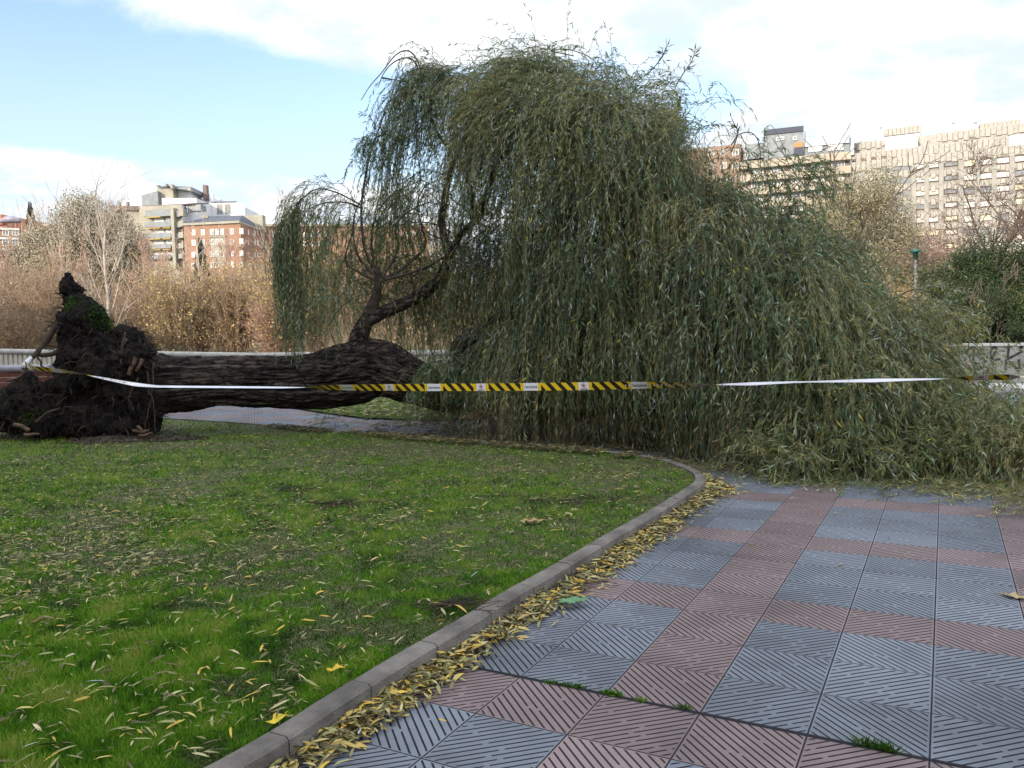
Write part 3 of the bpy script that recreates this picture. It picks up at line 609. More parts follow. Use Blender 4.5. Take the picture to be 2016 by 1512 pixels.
br_ = thing('brown_brick_block', 'pinkish brown brick block half hidden behind the top right of the willow', 'building')
F8 = Fac(gp(1330, 197), gp(1461, 191)); m = MB(); F8.box(m, 0, F8.L, -14, 0, 3, F8.hit(1430, 286)[1]); m.build('wall', mat('pink_brown_brick', (.16, .11, .085), c2=(.20, .14, .11), scale=1, rough=.9), br_)
for k in range(6):
    for x in (1400, 1425, 1448): window(F8, br_, x, 300+26*k, 12, 11)
# -- block behind the photographer; its shadow lies over the park
sh = thing('shading_apartment_block', 'long brick block standing behind the camera whose shadow covers the park', 'building')
cdir = np.array([*SUN_D]); tdir = np.array([-SUN_D[1], SUN_D[0]]); c0 = cdir*32
m = MB(); footprint(m, [c0+tdir*60, c0-tdir*60, c0-tdir*60+cdir*12, c0+tdir*60+cdir*12][::-1], -.1, 22.5); m.build('wall', M_brick, sh)
m = MB(); footprint(m, [c0+tdir*60.5-cdir*.5, c0-tdir*60.5-cdir*.5, c0-tdir*60.5+cdir*12.5, c0+tdir*60.5+cdir*12.5][::-1], 22.51, 22.9); m.build('roof', M_slate, sh)
#@@PART2@@
# ------------------------------------------------------------------ background trees and shrubs
M_twig = mat('brown_twigs', (.22, .155, .105), c2=(.31, .23, .165), scale=1.5, rough=.9)
M_twigr = mat('reddish_twigs', (.30, .19, .145), c2=(.38, .26, .20), scale=1.5, rough=.9)
M_palebark = mat('pale_bark', (.27, .22, .18), c2=(.38, .325, .27), scale=2.5, rough=.85)
M_brownbark = mat('brown_bark', (.085, .06, .045), c2=(.15, .11, .085), scale=3, rough=.9)
M_darkbark = mat('dark_bark', (.05, .038, .03), c2=(.10, .08, .06), scale=6, rough=.9)
M_silverleaf = tone_mat('silvery_leaves', [(0, (.14, .12, .075)), (.5, (.25, .22, .15)), (1, (.40, .365, .28))])
M_oliveleaf = tone_mat('olive_beige_leaves', [(0, (.085, .078, .04)), (.5, (.19, .165, .09)), (1, (.34, .305, .21))])
M_goldleaf = tone_mat('golden_leaves', [(0, (.16, .12, .045)), (.5, (.33, .24, .08)), (1, (.48, .37, .14))])
M_brownleaf = tone_mat('brown_autumn_leaves', [(0, (.15, .085, .04)), (.5, (.29, .17, .075)), (1, (.40, .27, .12))])
M_hedge = tone_mat('dark_green_leaves', [(0, (.010, .020, .008)), (.6, (.024, .042, .013)), (.9, (.055, .07, .016)), (1, (.13, .12, .025))])
M_conifer = tone_mat('conifer_needles', [(0, (.04, .045, .04)), (1, (.11, .115, .095))])

def branchy(base, d0, length, rad, levels, nch, spread, up, r, shrink=.62, rmin=.012, jitter=.12, start=.25):
    """recursive limbs -> arrays of segments and the twig ends"""
    P0 = []; P1 = []; A = []; B = []; ends = []
    cur = [(np.array(base, float), nrm(np.array(d0, float)), length, rad)]
    for lv in range(levels+1):
        nxt = []
        for (p, d, l, w) in cur:
            k = 6 if lv == 0 else (4 if lv < 3 else 3); pts = [p]; dd = d
            for i in range(k):
                dd = nrm(dd+r.normal(0, jitter, 3)+np.array([0, 0, up*.12])); pts.append(pts[-1]+dd*l/k)
            for i in range(k):
                wa = w*(1-.62*i/k); wb = w*(1-.62*(i+1)/k); P0.append(pts[i]); P1.append(pts[i+1]); A.append(wa); B.append(wb)
            ends.append((pts[-1], dd, lv))
            if lv < levels:
                n = nch[lv] if isinstance(nch, (list, tuple)) else nch
                for j in range(n):
                    f = start+(1-start)*(j+r.uniform(.1, 1))/n if lv == 0 else r.uniform(.15, 1); f = min(f, .999); i = int(f*k); q = pts[i]+(pts[i+1]-pts[i])*(f*k-i)
                    side = r.normal(size=3); side = nrm(side-dd*np.dot(side, dd)); a = spread*r.uniform(.6, 1.25)
                    nd = nrm(nrm(pts[i+1]-pts[i])*math.cos(a)+side*math.sin(a)+np.array([0, 0, up*.35]))
                    nxt.append((q, nd, l*shrink*r.uniform(.7, 1.15)*(1.15-.45*f), max(rmin, w*(1-.6*f)*.55)))
        cur = nxt
    return np.array(P0), np.array(P1), np.maximum(np.array(A), rmin*.8), np.maximum(np.array(B), rmin*.6), ends
def bare_tree(name, label, px, Y, ytop, m, group=None, levels=3, nch=(9, 5, 4), spread=.75, up=.5, rad=None, lean=0., seed=1, rmin=.013, trunk_m=None, cat='tree', start=.2, base_py=None, shrink=.55):
    r = np.random.default_rng(seed); x = PX(px, Y); z0 = float(terrain(x, Y)) if base_py is None else P(px, base_py, Y)[2]; H = P(px, ytop, Y)[2]-z0
    t = thing(name, label, cat, (x, Y, z0), group)
    P0, P1, A, B, ends = branchy((0, 0, 0), (lean, 0, 1), H*.92, rad or H*.017, levels, list(nch), spread, up, r, rmin=rmin, start=start, shrink=shrink)
    k = 6
    mesh_np('trunk', *prisms(P0[:k], P1[:k], A[:k], B[:k], 8), trunk_m or m, t, smooth_=True)
    mesh_np('crown', *prisms(P0[k:], P1[k:], A[k:], B[k:], 3), m, t)
    return t, ends
def leafy_tree(name, label, px, Y, ytop, wpx, hpx, lm, tm, n, size, seed=1, group=None, cat='tree', nblob=26, trunkr=.16, up=.3, silver=0, base_py=None, vert=.0):
    """trunk and limbs plus leaf clumps filling an uneven crown"""
    r = np.random.default_rng(seed); x = PX(px, Y); z0 = float(terrain(x, Y)) if base_py is None else P(px, base_py, Y)[2]
    k = Y/FPX; rx = wpx*k/2; rz = hpx*k/2; zc_ = P(px, ytop, Y)[2]-z0-rz; t = thing(name, label, cat, (x, Y, z0), group)
    H = zc_+rz*.7; P0, P1, A, B, ends = branchy((0, 0, 0), (0, 0, 1), max(H, .5), trunkr, 2, [10, 6], .7, up, r, rmin=.02)
    mesh_np('trunk', *prisms(P0, P1, A, B, 5), tm, t)
    u = nrm(r.normal(size=(nblob, 3)))*r.uniform(.45, 1, (nblob, 1))**.6; cen = u*np.array([rx*.86, rx*.8, rz*.86])+[0, 0, zc_]; br = r.uniform(.22, .42, nblob)*min(rx, rz)*1.05
    w = br**2; idx = r.choice(nblob, n, p=w/w.sum()); q = nrm(r.normal(size=(n, 3)))*(r.uniform(0, 1, (n, 1))**.4)
    pos = cen[idx]+q*br[idx][:, None]*np.array([1.1, 1.1, .95]); gapn = fbm(pos*1.6/max(size*4, .3)*.35, 3, seed); keep = gapn > (.24 if cat == 'bush' else .33); pos = pos[keep]; idx = idx[keep]; n2 = len(pos)
    pos[:, 2] = np.maximum(pos[:, 2], .05)
    d = nrm(r.normal(size=(n2, 3))+np.array([0, 0, vert])); V, Fc = leaves(pos, d, r.uniform(.7, 1.3, n2)*size, r.uniform(.7, 1.3, n2)*size*.42, r)
    tone = np.clip(.5+(r.normal(size=nblob)*.16)[idx]+r.normal(size=n2)*.2, 0, 1)
    mesh_np('foliage', V, Fc, lm, t, attrs={'tone': np.repeat(tone, 4)}); return t
def shrub(name, label, px, Y, ytop, wpx, m, lm, seed, nst=46, leafn=0, group=None, base_py=None, ls=.09):
    r = np.random.default_rng(seed); x = PX(px, Y); z0 = float(terrain(x, Y)) if base_py is None else P(px, base_py, Y)[2]; H = P(px, ytop, Y)[2]-z0; rx = wpx*Y/FPX/2
    t = thing(name, label, 'shrub', (x, Y, z0), group); S0 = []; S1 = []; A = []; B = []; tips = []
    for i in range(nst):
        a = r.uniform(0, 2*np.pi); sp = r.uniform(.1, 1)**.7; p = np.array([math.cos(a), math.sin(a), 0])*rx*.22*sp; d = nrm(np.array([math.cos(a)*rx*sp*1.1, math.sin(a)*rx*sp*1.1, H])); l = H*r.uniform(.65, 1.05)
        w = .022; k = 5
        for j in range(k):
            d = nrm(d+r.normal(0, .07, 3)); q = p+d*l/k; S0.append(p); S1.append(q); A.append(w); B.append(w*.8); w *= .8
            for b in range(5 if j else 1):
                dd = nrm(d+r.normal(0, .45, 3)); s_ = p+(q-p)*r.uniform(0, 1); ll = H*r.uniform(.08, .22); e_ = s_+dd*ll; S0.append(s_); S1.append(e_); A.append(.010); B.append(.007); tips.append(e_)
                for c in range(2): ff = s_+(e_-s_)*r.uniform(.3, .9); g2 = ff+nrm(dd+r.normal(0, .5, 3))*ll*.5; S0.append(ff); S1.append(g2); A.append(.008); B.append(.006); tips.append(g2)
            p = q
    mesh_np('branches', *prisms(np.array(S0), np.array(S1), np.array(A), np.array(B), 3), m, t)
    if leafn:
        tips = np.array(tips); pos = tips[r.integers(0, len(tips), leafn)]+r.normal(0, .14, (leafn, 3)); pos[:, 2] = np.maximum(pos[:, 2], .05)
        V, Fc = leaves(pos, r.normal(size=(leafn, 3)), r.uniform(.7, 1.3, leafn)*ls, ls*.45, r)
        mesh_np('foliage', V, Fc, lm, t, attrs={'tone': np.repeat(np.clip(.5+r.normal(size=leafn)*.25+.3*(fbm(pos*1.2, 2, seed)-.5), 0, 1), 4)})
    return t

# left side
leafy_tree('silver_poplar', 'large silvery leaved poplar rising highest above the left riverbank scrub', 186, 72, 378, 185, 260, M_silverleaf, M_palebark, 80000, .21, 3, nblob=100, vert=.5)
leafy_tree('silver_poplar', 'smaller silvery poplar crown at the right shoulder of the large silvery poplar', 258, 70, 432, 95, 170, M_silverleaf, M_palebark, 24000, .21, 4, nblob=40, vert=.5)
leafy_tree('silver_poplar', 'low greyish leafy tree at the left edge behind the spike of roots', 70, 74, 450, 150, 150, M_silverleaf, M_palebark, 24000, .21, 5, nblob=40, vert=.5)
bare_tree('bare_tree', 'bare pale barked tree with upswept limbs right behind the root plate', 214, 46, 415, M_palebark, levels=3, nch=(15, 5, 3), spread=.8, up=1.1, rad=.13, seed=11, rmin=.009, start=.12)
bare_tree('bare_tree', 'thin bare tree with a leaning pale trunk below the brick building', 412, 60, 455, M_palebark, levels=3, nch=(8, 4, 4), spread=.6, up=.6, rad=.17, lean=-.22, seed=12, rmin=.014)
bare_tree('bare_tree', 'tall bare tree in front of the right wing of the brick building', 532, 88, 440, M_palebark, levels=3, nch=(13, 6, 5), spread=.6, up=.9, rad=.26, seed=13, rmin=.022, start=.3)
bare_tree('bare_tree', 'slender bare tree with a pale stem between the silvery poplar and the root spike', 146, 58, 470, M_palebark, levels=2, nch=(12, 6), spread=.5, up=.9, rad=.13, seed=14, rmin=.015)
bare_tree('bare_poplar', 'upright leafless poplar tip standing left of the silvery poplar', 112, 95, 440, M_twig, levels=2, nch=(22, 6), spread=.3, up=1.5, rad=.15, seed=15, rmin=.02)
bare_tree('bare_poplar', 'upright leafless poplar tip at the far left near the lamp head', 55, 96, 445, M_twig, levels=2, nch=(20, 6), spread=.3, up=1.5, rad=.14, seed=16, rmin=.02)
for i_, (a_, b_, c_, l_) in enumerate(((22, 60, 512, 'tall orange brown bare tree by the far left edge'), (104, 55, 505, 'orange brown bare tree left of the root spike'), (302, 66, 500, 'brown bare tree standing below the balconied block'), (482, 62, 498, 'brown bare tree in front of the corner of the brick building'), (352, 58, 535, 'low brown bare tree between the balconied block and the leaning pale trunk'))):
    bare_tree('bare_tree', l_, a_, b_, c_, M_twigr, levels=4, nch=(10, 5, 5, 3), spread=.6, up=.7, rad=.12, seed=80+i_, rmin=.012, start=.2)
def conifer(label, px, Y, ytop, wpx, base_py, seed):
    r = np.random.default_rng(seed); x = PX(px, Y); z0 = float(terrain(x, Y)); H = P(px, ytop, Y)[2]-z0; hb = P(px, base_py, Y)[2]-z0; w = wpx*Y/FPX/2
    t = thing('conifer', label, 'tree', (x, Y, z0)); mesh_np('trunk', *prisms([(0, 0, 0)], [(0, 0, H*.97)], .22, .03, 8), M_darkbark, t)
    n = 9000; f = r.uniform(0, 1, n)**.75; tier = .75+.25*np.sin(f*42); z = H-(H-hb)*f; a = r.uniform(0, 6.28, n); rr = w*f*tier*r.uniform(.2, 1, n)**.5+.1
    pos = np.stack([rr*np.cos(a), rr*np.sin(a), z-rr*.25], 1); d = np.stack([np.cos(a), np.sin(a), -.35+0*a], 1)+r.normal(0, .35, (n, 3))
    V, Fc = leaves(pos, d, .10+.42*f, .05+.10*f, r); mesh_np('foliage', V, Fc, M_conifer, t, attrs={'tone': np.repeat(r.uniform(0, 1, n), 4)})
conifer('small dark conifer on the skyline left of the silvery poplar', 76, 112, 396, 24, 475, 21)
conifer('dark conifer in front of the brick building behind a leaning pale trunk', 404, 92, 466, 44, 575, 22)
sp = [(20, 50, 545, 110, 'olive', 60), (95, 46, 520, 110, 'brown', 0), (300, 52, 560, 90, 'brown', 0), (345, 47, 535, 120, 'gold', 0), (300, 62, 545, 70, 'red', 0), (440, 48, 532, 95, 'gold', 0), (395, 50, 590, 110, 'red', 0), (470, 48, 560, 100, 'brown', 0),
      (500, 70, 515, 80, 'brown', 0), (562, 46, 520, 100, 'gold', 0), (545, 46, 590, 90, 'red', 0), (250, 48, 600, 110, 'brown', 0), (160, 52, 570, 110, 'brown', 0), (30, 44, 600, 120, 'brown', 0), (620, 50, 510, 110, 'gold', 0), (700, 62, 520, 100, 'brown', 0), (850, 60, 448, 140, 'gold', 0), (780, 58, 520, 110, 'red', 0)]
wheres = ['low olive bush at the left edge near the steel lamp', 'brownish bare bush behind the tip of the root plate', 'brownish bush to the right of the pale upswept tree', 'yellowing bush below the balconied block', 'reddish bare bush left of the yellowing bush under the balconies',
          'yellow bush beside the leaning pale trunk', 'low reddish bare bush beneath the leaning pale trunk', 'brownish bare bush just above the parapet left of the hanging willow strands', 'purplish brown thicket in front of the brick wing', 'orange yellow bush right beside the leftmost willow curtain',
          'low reddish bush at the foot of the leftmost willow curtain', 'low brown bush behind the root plate right shoulder', 'mid brown bush behind the middle of the root plate', 'low brown bush above the parapet at the left edge', 'yellow bush seen through the left willow strands',
          'brown bush seen behind the upright willow limb', 'golden bush glowing through the gap in the willow branches', 'reddish bush behind the forked willow limb']
for i, ((px, Y, yt, w, k, _), lb_) in enumerate(zip(sp, wheres)):
    lm = {'olive': M_oliveleaf, 'gold': M_goldleaf, 'brown': M_brownleaf, 'red': M_brownleaf}[k]
    shrub('riverbank_bush', lb_, px, Y, yt, w, M_twigr if k == 'red' else M_twig, lm, 100+i, nst=60, leafn={'gold': 5000, 'olive': 6000}.get(k, 2200), ls=.13, group='bushes on the far riverbank')
# continuous scrub, far too dense to count
r = np.random.default_rng(50); n = 46000
n3 = n//4; x = np.concatenate([r.uniform(-44, 14, n3), r.uniform(-60, 20, n-n3)]); y = np.concatenate([r.uniform(46, 64, n3), r.uniform(64, 105, n-n3)])
hh = (.4+6.2*fbm(np.stack([x*.22, y*.22, 0*x], 1), 3, 3)**1.3)*np.where(y > 64, 1.7, 1.0)*.9
hh *= np.where((x > -24) & (x < -11) & (y < 60), .7, 1)
z = terrain(x, y)+r.uniform(0, 1, n)**.6*hh; s = np.stack([x, y, z], 1); d = nrm(r.normal(0, .42, (n, 3))+[0, 0, 1.0]); ln = r.uniform(.4, 1.2, n)
V, Fc = prisms(s, s+d*ln[:, None], .012*y/50, .005*y/50, 3)
tag(mesh_np('riverbank_scrub', V, Fc, M_twig), 'dense leafless brown scrub covering the far riverbank', 'scrub', kind='stuff')
n = 52000; x = r.uniform(-60, 20, n); y = r.uniform(44, 105, n); ps = np.stack([x, y, 0*x], 1); hh = (1.5+3.2*fbm(ps*.16, 3, 9))*np.where(y > 64, 1.6, .9); z = terrain(x, y)+r.uniform(0, 1, n)**.7*hh
pos = np.stack([x, y, z], 1); kp = fbm(pos*.45, 3, 5) > .47; pos = pos[kp]; n = len(pos); V, Fc = leaves(pos, r.normal(size=(n, 3)), r.uniform(.12, .24, n), .09, r)
tag(mesh_np('autumn_undergrowth', V, Fc, M_brownleaf, attrs={'tone': np.repeat(np.clip(r.normal(.5, .3, n), 0, 1), 4)}), 'mass of withered brown leaves among the riverbank scrub', 'undergrowth', kind='stuff')
for (x0, x1, py, Y, lb_) in ((215, 560, 627, 112, 'pale low wall running along the upper bank beyond the scrub'), (250, 420, 651, 88, 'shorter pale low wall nearer the river behind the scrub')):
    a, b_ = PX(x0, Y), PX(x1, Y); z = P((x0+x1)/2, py, Y)[2]; m = MB(); m.box(a, b_, Y, Y+.5, z-1.2, z+.25); o = m.build('bank_wall', M_pale); tag(o, lb_, 'wall')
r = np.random.default_rng(51); n = 20000; x = r.uniform(-45, 45, n); y = r.uniform(37, 120, n); pos = np.stack([x, y, terrain(x, y)-.05], 1); V, Fc = leaves(pos, r.normal(0, .4, (n, 3))+[0, 0, 1], r.uniform(.15, .4, n), .08, r)
tag(mesh_np('dry_grass', V, Fc, tone_mat('dry_grass_blades', [(0, (.10, .10, .03)), (1, (.28, .25, .10))]), attrs={'tone': np.repeat(r.uniform(0, 1, n), 4)}), 'yellowish dry grass on the far bank of the river', 'grass', kind='stuff')

# right side
leafy_tree('olive_leaved_tree', 'broad beige olive tree rising behind the right shoulder of the willow', 1700, 34, 312, 225, 370, M_oliveleaf, M_darkbark, 80000, .085, 31, nblob=90, vert=.4)
leafy_tree('olive_leaved_tree', 'thin yellowish tree directly behind the drooping tip left of the stone block', 1610, 32, 395, 130, 230, M_oliveleaf, M_darkbark, 14000, .08, 32, nblob=30, vert=.4)
bare_tree('bare_tree', 'wide spreading bare brown tree in front of the stone clad block', 1938, 31, 385, M_brownbark, levels=4, nch=(10, 6, 5, 4), spread=.95, up=.35, rad=.16, seed=33, rmin=.010, start=.38, shrink=.66)
bare_tree('bare_tree', 'bare brown tree crowding in at the right edge above the hedge', 2040, 33, 420, M_brownbark, levels=4, nch=(9, 6, 4, 4), spread=.9, up=.35, rad=.15, seed=34, rmin=.010, start=.35, shrink=.62)
shrub('riverbank_bush', 'red stemmed bush behind the green topped lamp post', 1800, 36, 455, 75, M_twigr, M_brownleaf, 41, nst=60, leafn=1600, group='bushes beyond the right parapet', ls=.08)
shrub('riverbank_bush', 'yellow green bush between the willow edge and the dark hedge', 1815, 31, 555, 110, M_twig, M_goldleaf, 42, nst=50, leafn=9000, group='bushes beyond the right parapet', ls=.07)
shrub('riverbank_bush', 'orange brown bush above the left end of the dark hedge', 1850, 38, 488, 90, M_twigr, M_brownleaf, 43, nst=50, leafn=4000, group='bushes beyond the right parapet', ls=.08)
leafy_tree('hedge_bush', 'large dark green bush above the graffitied parapet', 1912, 27.5, 472, 190, 235, M_hedge, M_darkbark, 60000, .075, 44, cat='bush', nblob=70, trunkr=.07)
leafy_tree('hedge_bush', 'dark green bush filling the right edge above the graffiti', 2030, 27, 455, 190, 250, M_hedge, M_darkbark, 50000, .075, 45, cat='bush', nblob=60, trunkr=.07)
leafy_tree('hedge_bush', 'low yellowish green bush just above the graffitied parapet coping', 1950, 25.5, 570, 280, 125, M_hedge, M_darkbark, 36000, .065, 46, cat='bush', nblob=60, trunkr=.05)
for i, px in enumerate((1398, 1414, 1436)):
    bare_tree('bare_poplar', ['leafless poplar tip leftmost of three in the blue gap beside the willow top', 'leafless poplar tip in the middle of three beside the willow top', 'leafless poplar tip rightmost of three beside the willow top'][i], px, 120, (318, 322, 326)[i], M_twig, levels=2, nch=(26, 5), spread=.2, up=1.8, rad=.2, seed=60+i, rmin=.018, group='bare poplar tips above the brown block')
# lamps
lp = thing('park_lamp', 'slim grey lamp post with a green cap between willow edge and bare tree', 'lamp post', (PX(1802, 30), 30, 0)); zt5 = P(1800, 492, 30)[2]
tb = TB(); tb.add([(0, 0, 0), (0, 0, .6), (0, 0, .62), (0, 0, zt5-.35)], [.075, .07, .05, .045], 10); tb.build('post', M_metal, lp)
tb = TB(); tb.add([(0, 0, zt5-.36), (0, 0, zt5-.1), (0, 0, zt5-.09), (0, 0, zt5-.02), (0, 0, zt5+.03)], [.06, .10, .20, .20, .05], 14); tb.build('lamp_head', mat('green_cap', (.02, .09, .08), rough=.4), lp)
sl = thing('street_lamp', 'grey oval street lamp head on a dark red arm at the left edge', 'street lamp', (PX(-70, 34), 34, 0)); zl = P(20, 437, 34)[2]; k = 34/FPX
tb = TB(); tb.add([(0, 0, 0), (0, 0, zl-.9), (0, 0, zl-.75)], [.10, .07, .06], 10); tb.build('post', mat('dark_red_paint', (.16, .03, .03), rough=.5), sl)
tb = TB(); tb.add(catmull([(0, 0, zl-.75), (.5, 0, zl-.5), (k*78, 0, zl-.16), (k*95, 0, zl-.08)], 12), .045, 8); tb.build('arm', bpy.data.materials['dark_red_paint'], sl)
q = np.linspace(0, 1, 9); tb = TB(); tb.add(np.stack([k*86+q*k*40, 0*q, zl+.02+.10*np.sin(q*3.1)-.02*q], 1), .03+.13*np.sin(np.clip(q, .06, .96)*np.pi)**.7, 12); tb.build('lamp_head', M_steel, sl)

# ------------------------------------------------------------------ the fallen willow
def bark_material():
    m = bpy.data.materials.new('willow_bark'); m.use_nodes = True; t = m.node_tree; b = t.nodes['Principled BSDF']; lk = t.links.new
    a = N(t, 'ShaderNodeAttribute', attribute_name='ridge'); tcn = N(t, 'ShaderNodeTexCoord')
    mp = N(t, 'ShaderNodeMapping'); mp.inputs['Scale'].default_value = (2.2, 9, 9); lk(tcn.outputs['Object'], mp.inputs[0])
    nz = N(t, 'ShaderNodeTexNoise', inp={'Scale': 2.6, 'Detail': 8.0, 'Roughness': .65, 'Distortion': .6}); lk(mp.outputs[0], nz.inputs['Vector'])
    big = N(t, 'ShaderNodeTexNoise', inp={'Scale': 1.7, 'Detail': 4.0}); lk(tcn.outputs['Object'], big.inputs['Vector'])
    f = mathn(t, 'ADD', mathn(t, 'MULTIPLY', nz.outputs[0], .75), mathn(t, 'MULTIPLY', a.outputs['Fac'], .35))
    r_ = N(t, 'ShaderNodeValToRGB'); e = r_.color_ramp.elements; e[0].position = .36; e[0].color = (.006, .005, .005, 1); e[1].position = .84; e[1].color = (.13, .105, .088, 1)
    k = e.new(.6); k.color = (.036, .029, .026, 1); lk(f, r_.inputs[0])
    mx_ = N(t, 'ShaderNodeMix', data_type='RGBA'); lk(maprange(t, big.outputs[0], .52, .68, 0, .55), mx_.inputs[0]); lk(r_.outputs[0], mx_.inputs[6]); mx_.inputs[7].default_value = (.115, .075, .055, 1)
    mo = N(t, 'ShaderNodeTexNoise', inp={'Scale': 7.0, 'Detail': 5.0}); lk(tcn.outputs['Object'], mo.inputs['Vector'])
    mx2 = N(t, 'ShaderNodeMix', data_type='RGBA'); lk(maprange(t, mo.outputs[0], .62, .72, 0, .5), mx2.inputs[0]); lk(mx_.outputs[2], mx2.inputs[6]); mx2.inputs[7].default_value = (.16, .155, .12, 1)
    lk(mx2.outputs[2], b.inputs['Base Color']); b.inputs['Roughness'].default_value = .9; b.inputs['Specular IOR Level'].default_value = .2
    vo = N(t, 'ShaderNodeTexVoronoi', feature='DISTANCE_TO_EDGE', inp={'Scale': 1.5}); vm = N(t, 'ShaderNodeMapping'); vm.inputs['Scale'].default_value = (2.2, 7.5, 7.5)
    dv_ = N(t, 'ShaderNodeVectorMath', operation='ADD'); ds = N(t, 'ShaderNodeVectorMath', operation='SCALE', inp={'Scale': .10}); lk(nz.outputs['Color'], ds.inputs[0]); lk(tcn.outputs['Object'], dv_.inputs[0]); lk(ds.outputs[0], dv_.inputs[1]); lk(dv_.outputs[0], vm.inputs[0]); lk(vm.outputs[0], vo.inputs['Vector'])
    crack = maprange(t, vo.outputs['Distance'], .0, .13, 0, 1); mc_ = N(t, 'ShaderNodeMix', data_type='RGBA'); lk(maprange(t, vo.outputs['Distance'], .0, .07, .8, 0), mc_.inputs[0]); lk(mx2.outputs[2], mc_.inputs[6]); mc_.inputs[7].default_value = (.006, .005, .005, 1); lk(mc_.outputs[2], b.inputs['Base Color'])
    bp = N(t, 'ShaderNodeBump', inp={'Strength': 1.0, 'Distance': .08}); lk(mathn(t, 'ADD', nz.outputs[0], mathn(t, 'MULTIPLY', crack, .8)), bp.inputs['Height']); lk(bp.outputs[0], b.inputs['Normal'])
    return m
M_bark = bark_material()
M_limb = mat('willow_limb_bark', (.022, .017, .015), c2=(.075, .055, .045), scale=7, rough=.85, bump=.5, bscale=20)
M_stem = mat('willow_twig_bark', (.10, .085, .045), c2=(.19, .15, .08), scale=3, rough=.7)
M_wood = mat('torn_wood', (.38, .20, .10), c2=(.55, .36, .2), scale=9, rough=.7, stretch=(1, 6, 6))
M_rootsoil = mat('root_soil', (.007, .006, .006), c2=(.020, .016, .014), scale=4, detail=12, rough=1, bump=1.0, bscale=18, spec=.1, lo=.42, hi=.7)
M_root = mat('root_bark', (.020, .014, .011), c2=(.05, .034, .026), scale=8, rough=.85)
M_hair = mat('fine_root_fibre', (.014, .010, .008), c2=(.05, .034, .024), scale=4, rough=.9)
willow = thing('fallen_willow', 'large uprooted weeping willow lying across the path with a mass of drooping green branches', 'tree', tuple(P(300, 765, 14.0)*np.array([1, 1, 0])))
WO = np.array(willow.location)
def wparent(o, par=None):
    o.parent = par or willow; o.location = Vector(o.location)-(Vector(WO) if par is None else Vector((0, 0, 0))); return o
def px3(L_): return np.array([P(a, b, c) for a, b, c in L_])
def pr(r_, Y): return r_*Y/FPX

def bark_tube(path, radii, name, m, sides=90, n=260, amp=.03, freq=5.):
    pts = catmull(path, n); rad = np.interp(np.linspace(0, 1, n), np.linspace(0, 1, len(radii)), radii)
    V, Fc = tube(pts, rad, sides, False); V = np.array(V)
    cen = np.repeat(pts, sides, 0); dn = nrm(V-cen); ang = np.tile(np.linspace(0, 2*np.pi, sides, endpoint=False), n); s_ = np.repeat(np.linspace(0, np.linalg.norm(np.diff(pts, axis=0), axis=1).sum(), n), sides)
    q = np.stack([np.cos(ang)*freq, np.sin(ang)*freq, s_*1.5], 1)
    rg = 1-np.abs(2*fbm(q+fbm(q*.6, 2, 4)[:, None]*1.4, 4, 2)-1)*1.6; lump = fbm(np.stack([np.cos(ang)*.9, np.sin(ang)*.9, s_*.9], 1), 3, 8)-.5
    rr = np.repeat(rad, sides); V = V+dn*((rg-.6)*amp+lump*.5*rr)[:, None]
    return V, np.array([f for f in Fc]), np.clip(rg, 0, 1)
Yt0 = 14.0
tp = px3([(262, 772, 14.1), (300, 762, 14.1), (350, 757, 14.05), (430, 751, 14.), (520, 748, 13.95), (600, 747, 13.9), (660, 742, 13.9), (710, 732, 13.85), (755, 730, 13.8), (800, 743, 13.7), (860, 765, 13.6), (950, 785, 13.4), (1060, 800, 13.1), (1200, 800, 12.6), (1350, 800, 12.2)])
tr = [pr(v, 14) for v in (64, 58, 51, 49, 50, 53, 58, 61, 53, 43, 34, 29, 28, 24, 16)]
V, Fc, rg = bark_tube(tp, tr, 'trunk', M_bark, 170, 640, .095, 9.)
wparent(mesh_np('trunk', V, Fc, M_bark, attrs={'ridge': rg}, smooth_=True))
def limb(path, radii, name='limb', m=None, sides=14, n=50, amp=.012, rad_px=True):
    p = px3(path); rr = [pr(a, 13.8) for a in radii]; V, Fc, rg = bark_tube(p, rr, name, M_limb, sides, n, amp, 2.5)
    return wparent(mesh_np(name, V, Fc, m or M_limb, attrs={'ridge': rg}, smooth_=True))
limb([(700, 725, 13.8), (703, 690, 13.75), (710, 655, 13.7), (722, 628, 13.7), (733, 610, 13.7)], [27, 21, 17, 14, 10], m=M_bark, sides=40, n=70, amp=.03)
limb([(722, 632, 13.7), (760, 612, 13.7), (800, 596, 13.75), (838, 575, 13.8), (865, 545, 13.9), (885, 505, 14), (905, 465, 14), (935, 435, 14)], [13, 13, 12, 11, 9, 8, 7, 5], m=M_bark, sides=30, n=90, amp=.02)
limb([(730, 615, 13.7), (738, 590, 13.65), (745, 568, 13.6), (748, 545, 13.6)], [13, 10, 9, 10], sides=20)
limb([(930, 770, 13.5), (920, 725, 13.4), (905, 690, 13.4), (930, 665, 13.3), (968, 640, 13.3), (1010, 600, 13.2), (1060, 540, 13.2), (1090, 470, 13.2), (1100, 380, 13.2)], [24, 22, 20, 18, 15, 13, 11, 9, 7], m=M_bark, sides=26, n=90, amp=.02)
limb([(900, 700, 13.5), (945, 690, 13.2), (990, 690, 13.0), (1030, 650, 12.8), (1080, 620, 12.6)], [12, 16, 14, 12, 9])
limb([(1060, 800, 13.0), (1090, 740, 12.9), (1130, 690, 12.8), (1180, 620, 12.8), (1230, 520, 12.8), (1250, 400, 12.8), (1260, 290, 12.8)], [26, 22, 19, 16, 13, 9, 5], m=M_bark, sides=26, n=90)
limb([(1150, 800, 12.8), (1230, 760, 12.3), (1330, 700, 12), (1420, 620, 11.8), (1500, 500, 11.8), (1560, 410, 11.8)], [22, 19, 17, 14, 10, 5])
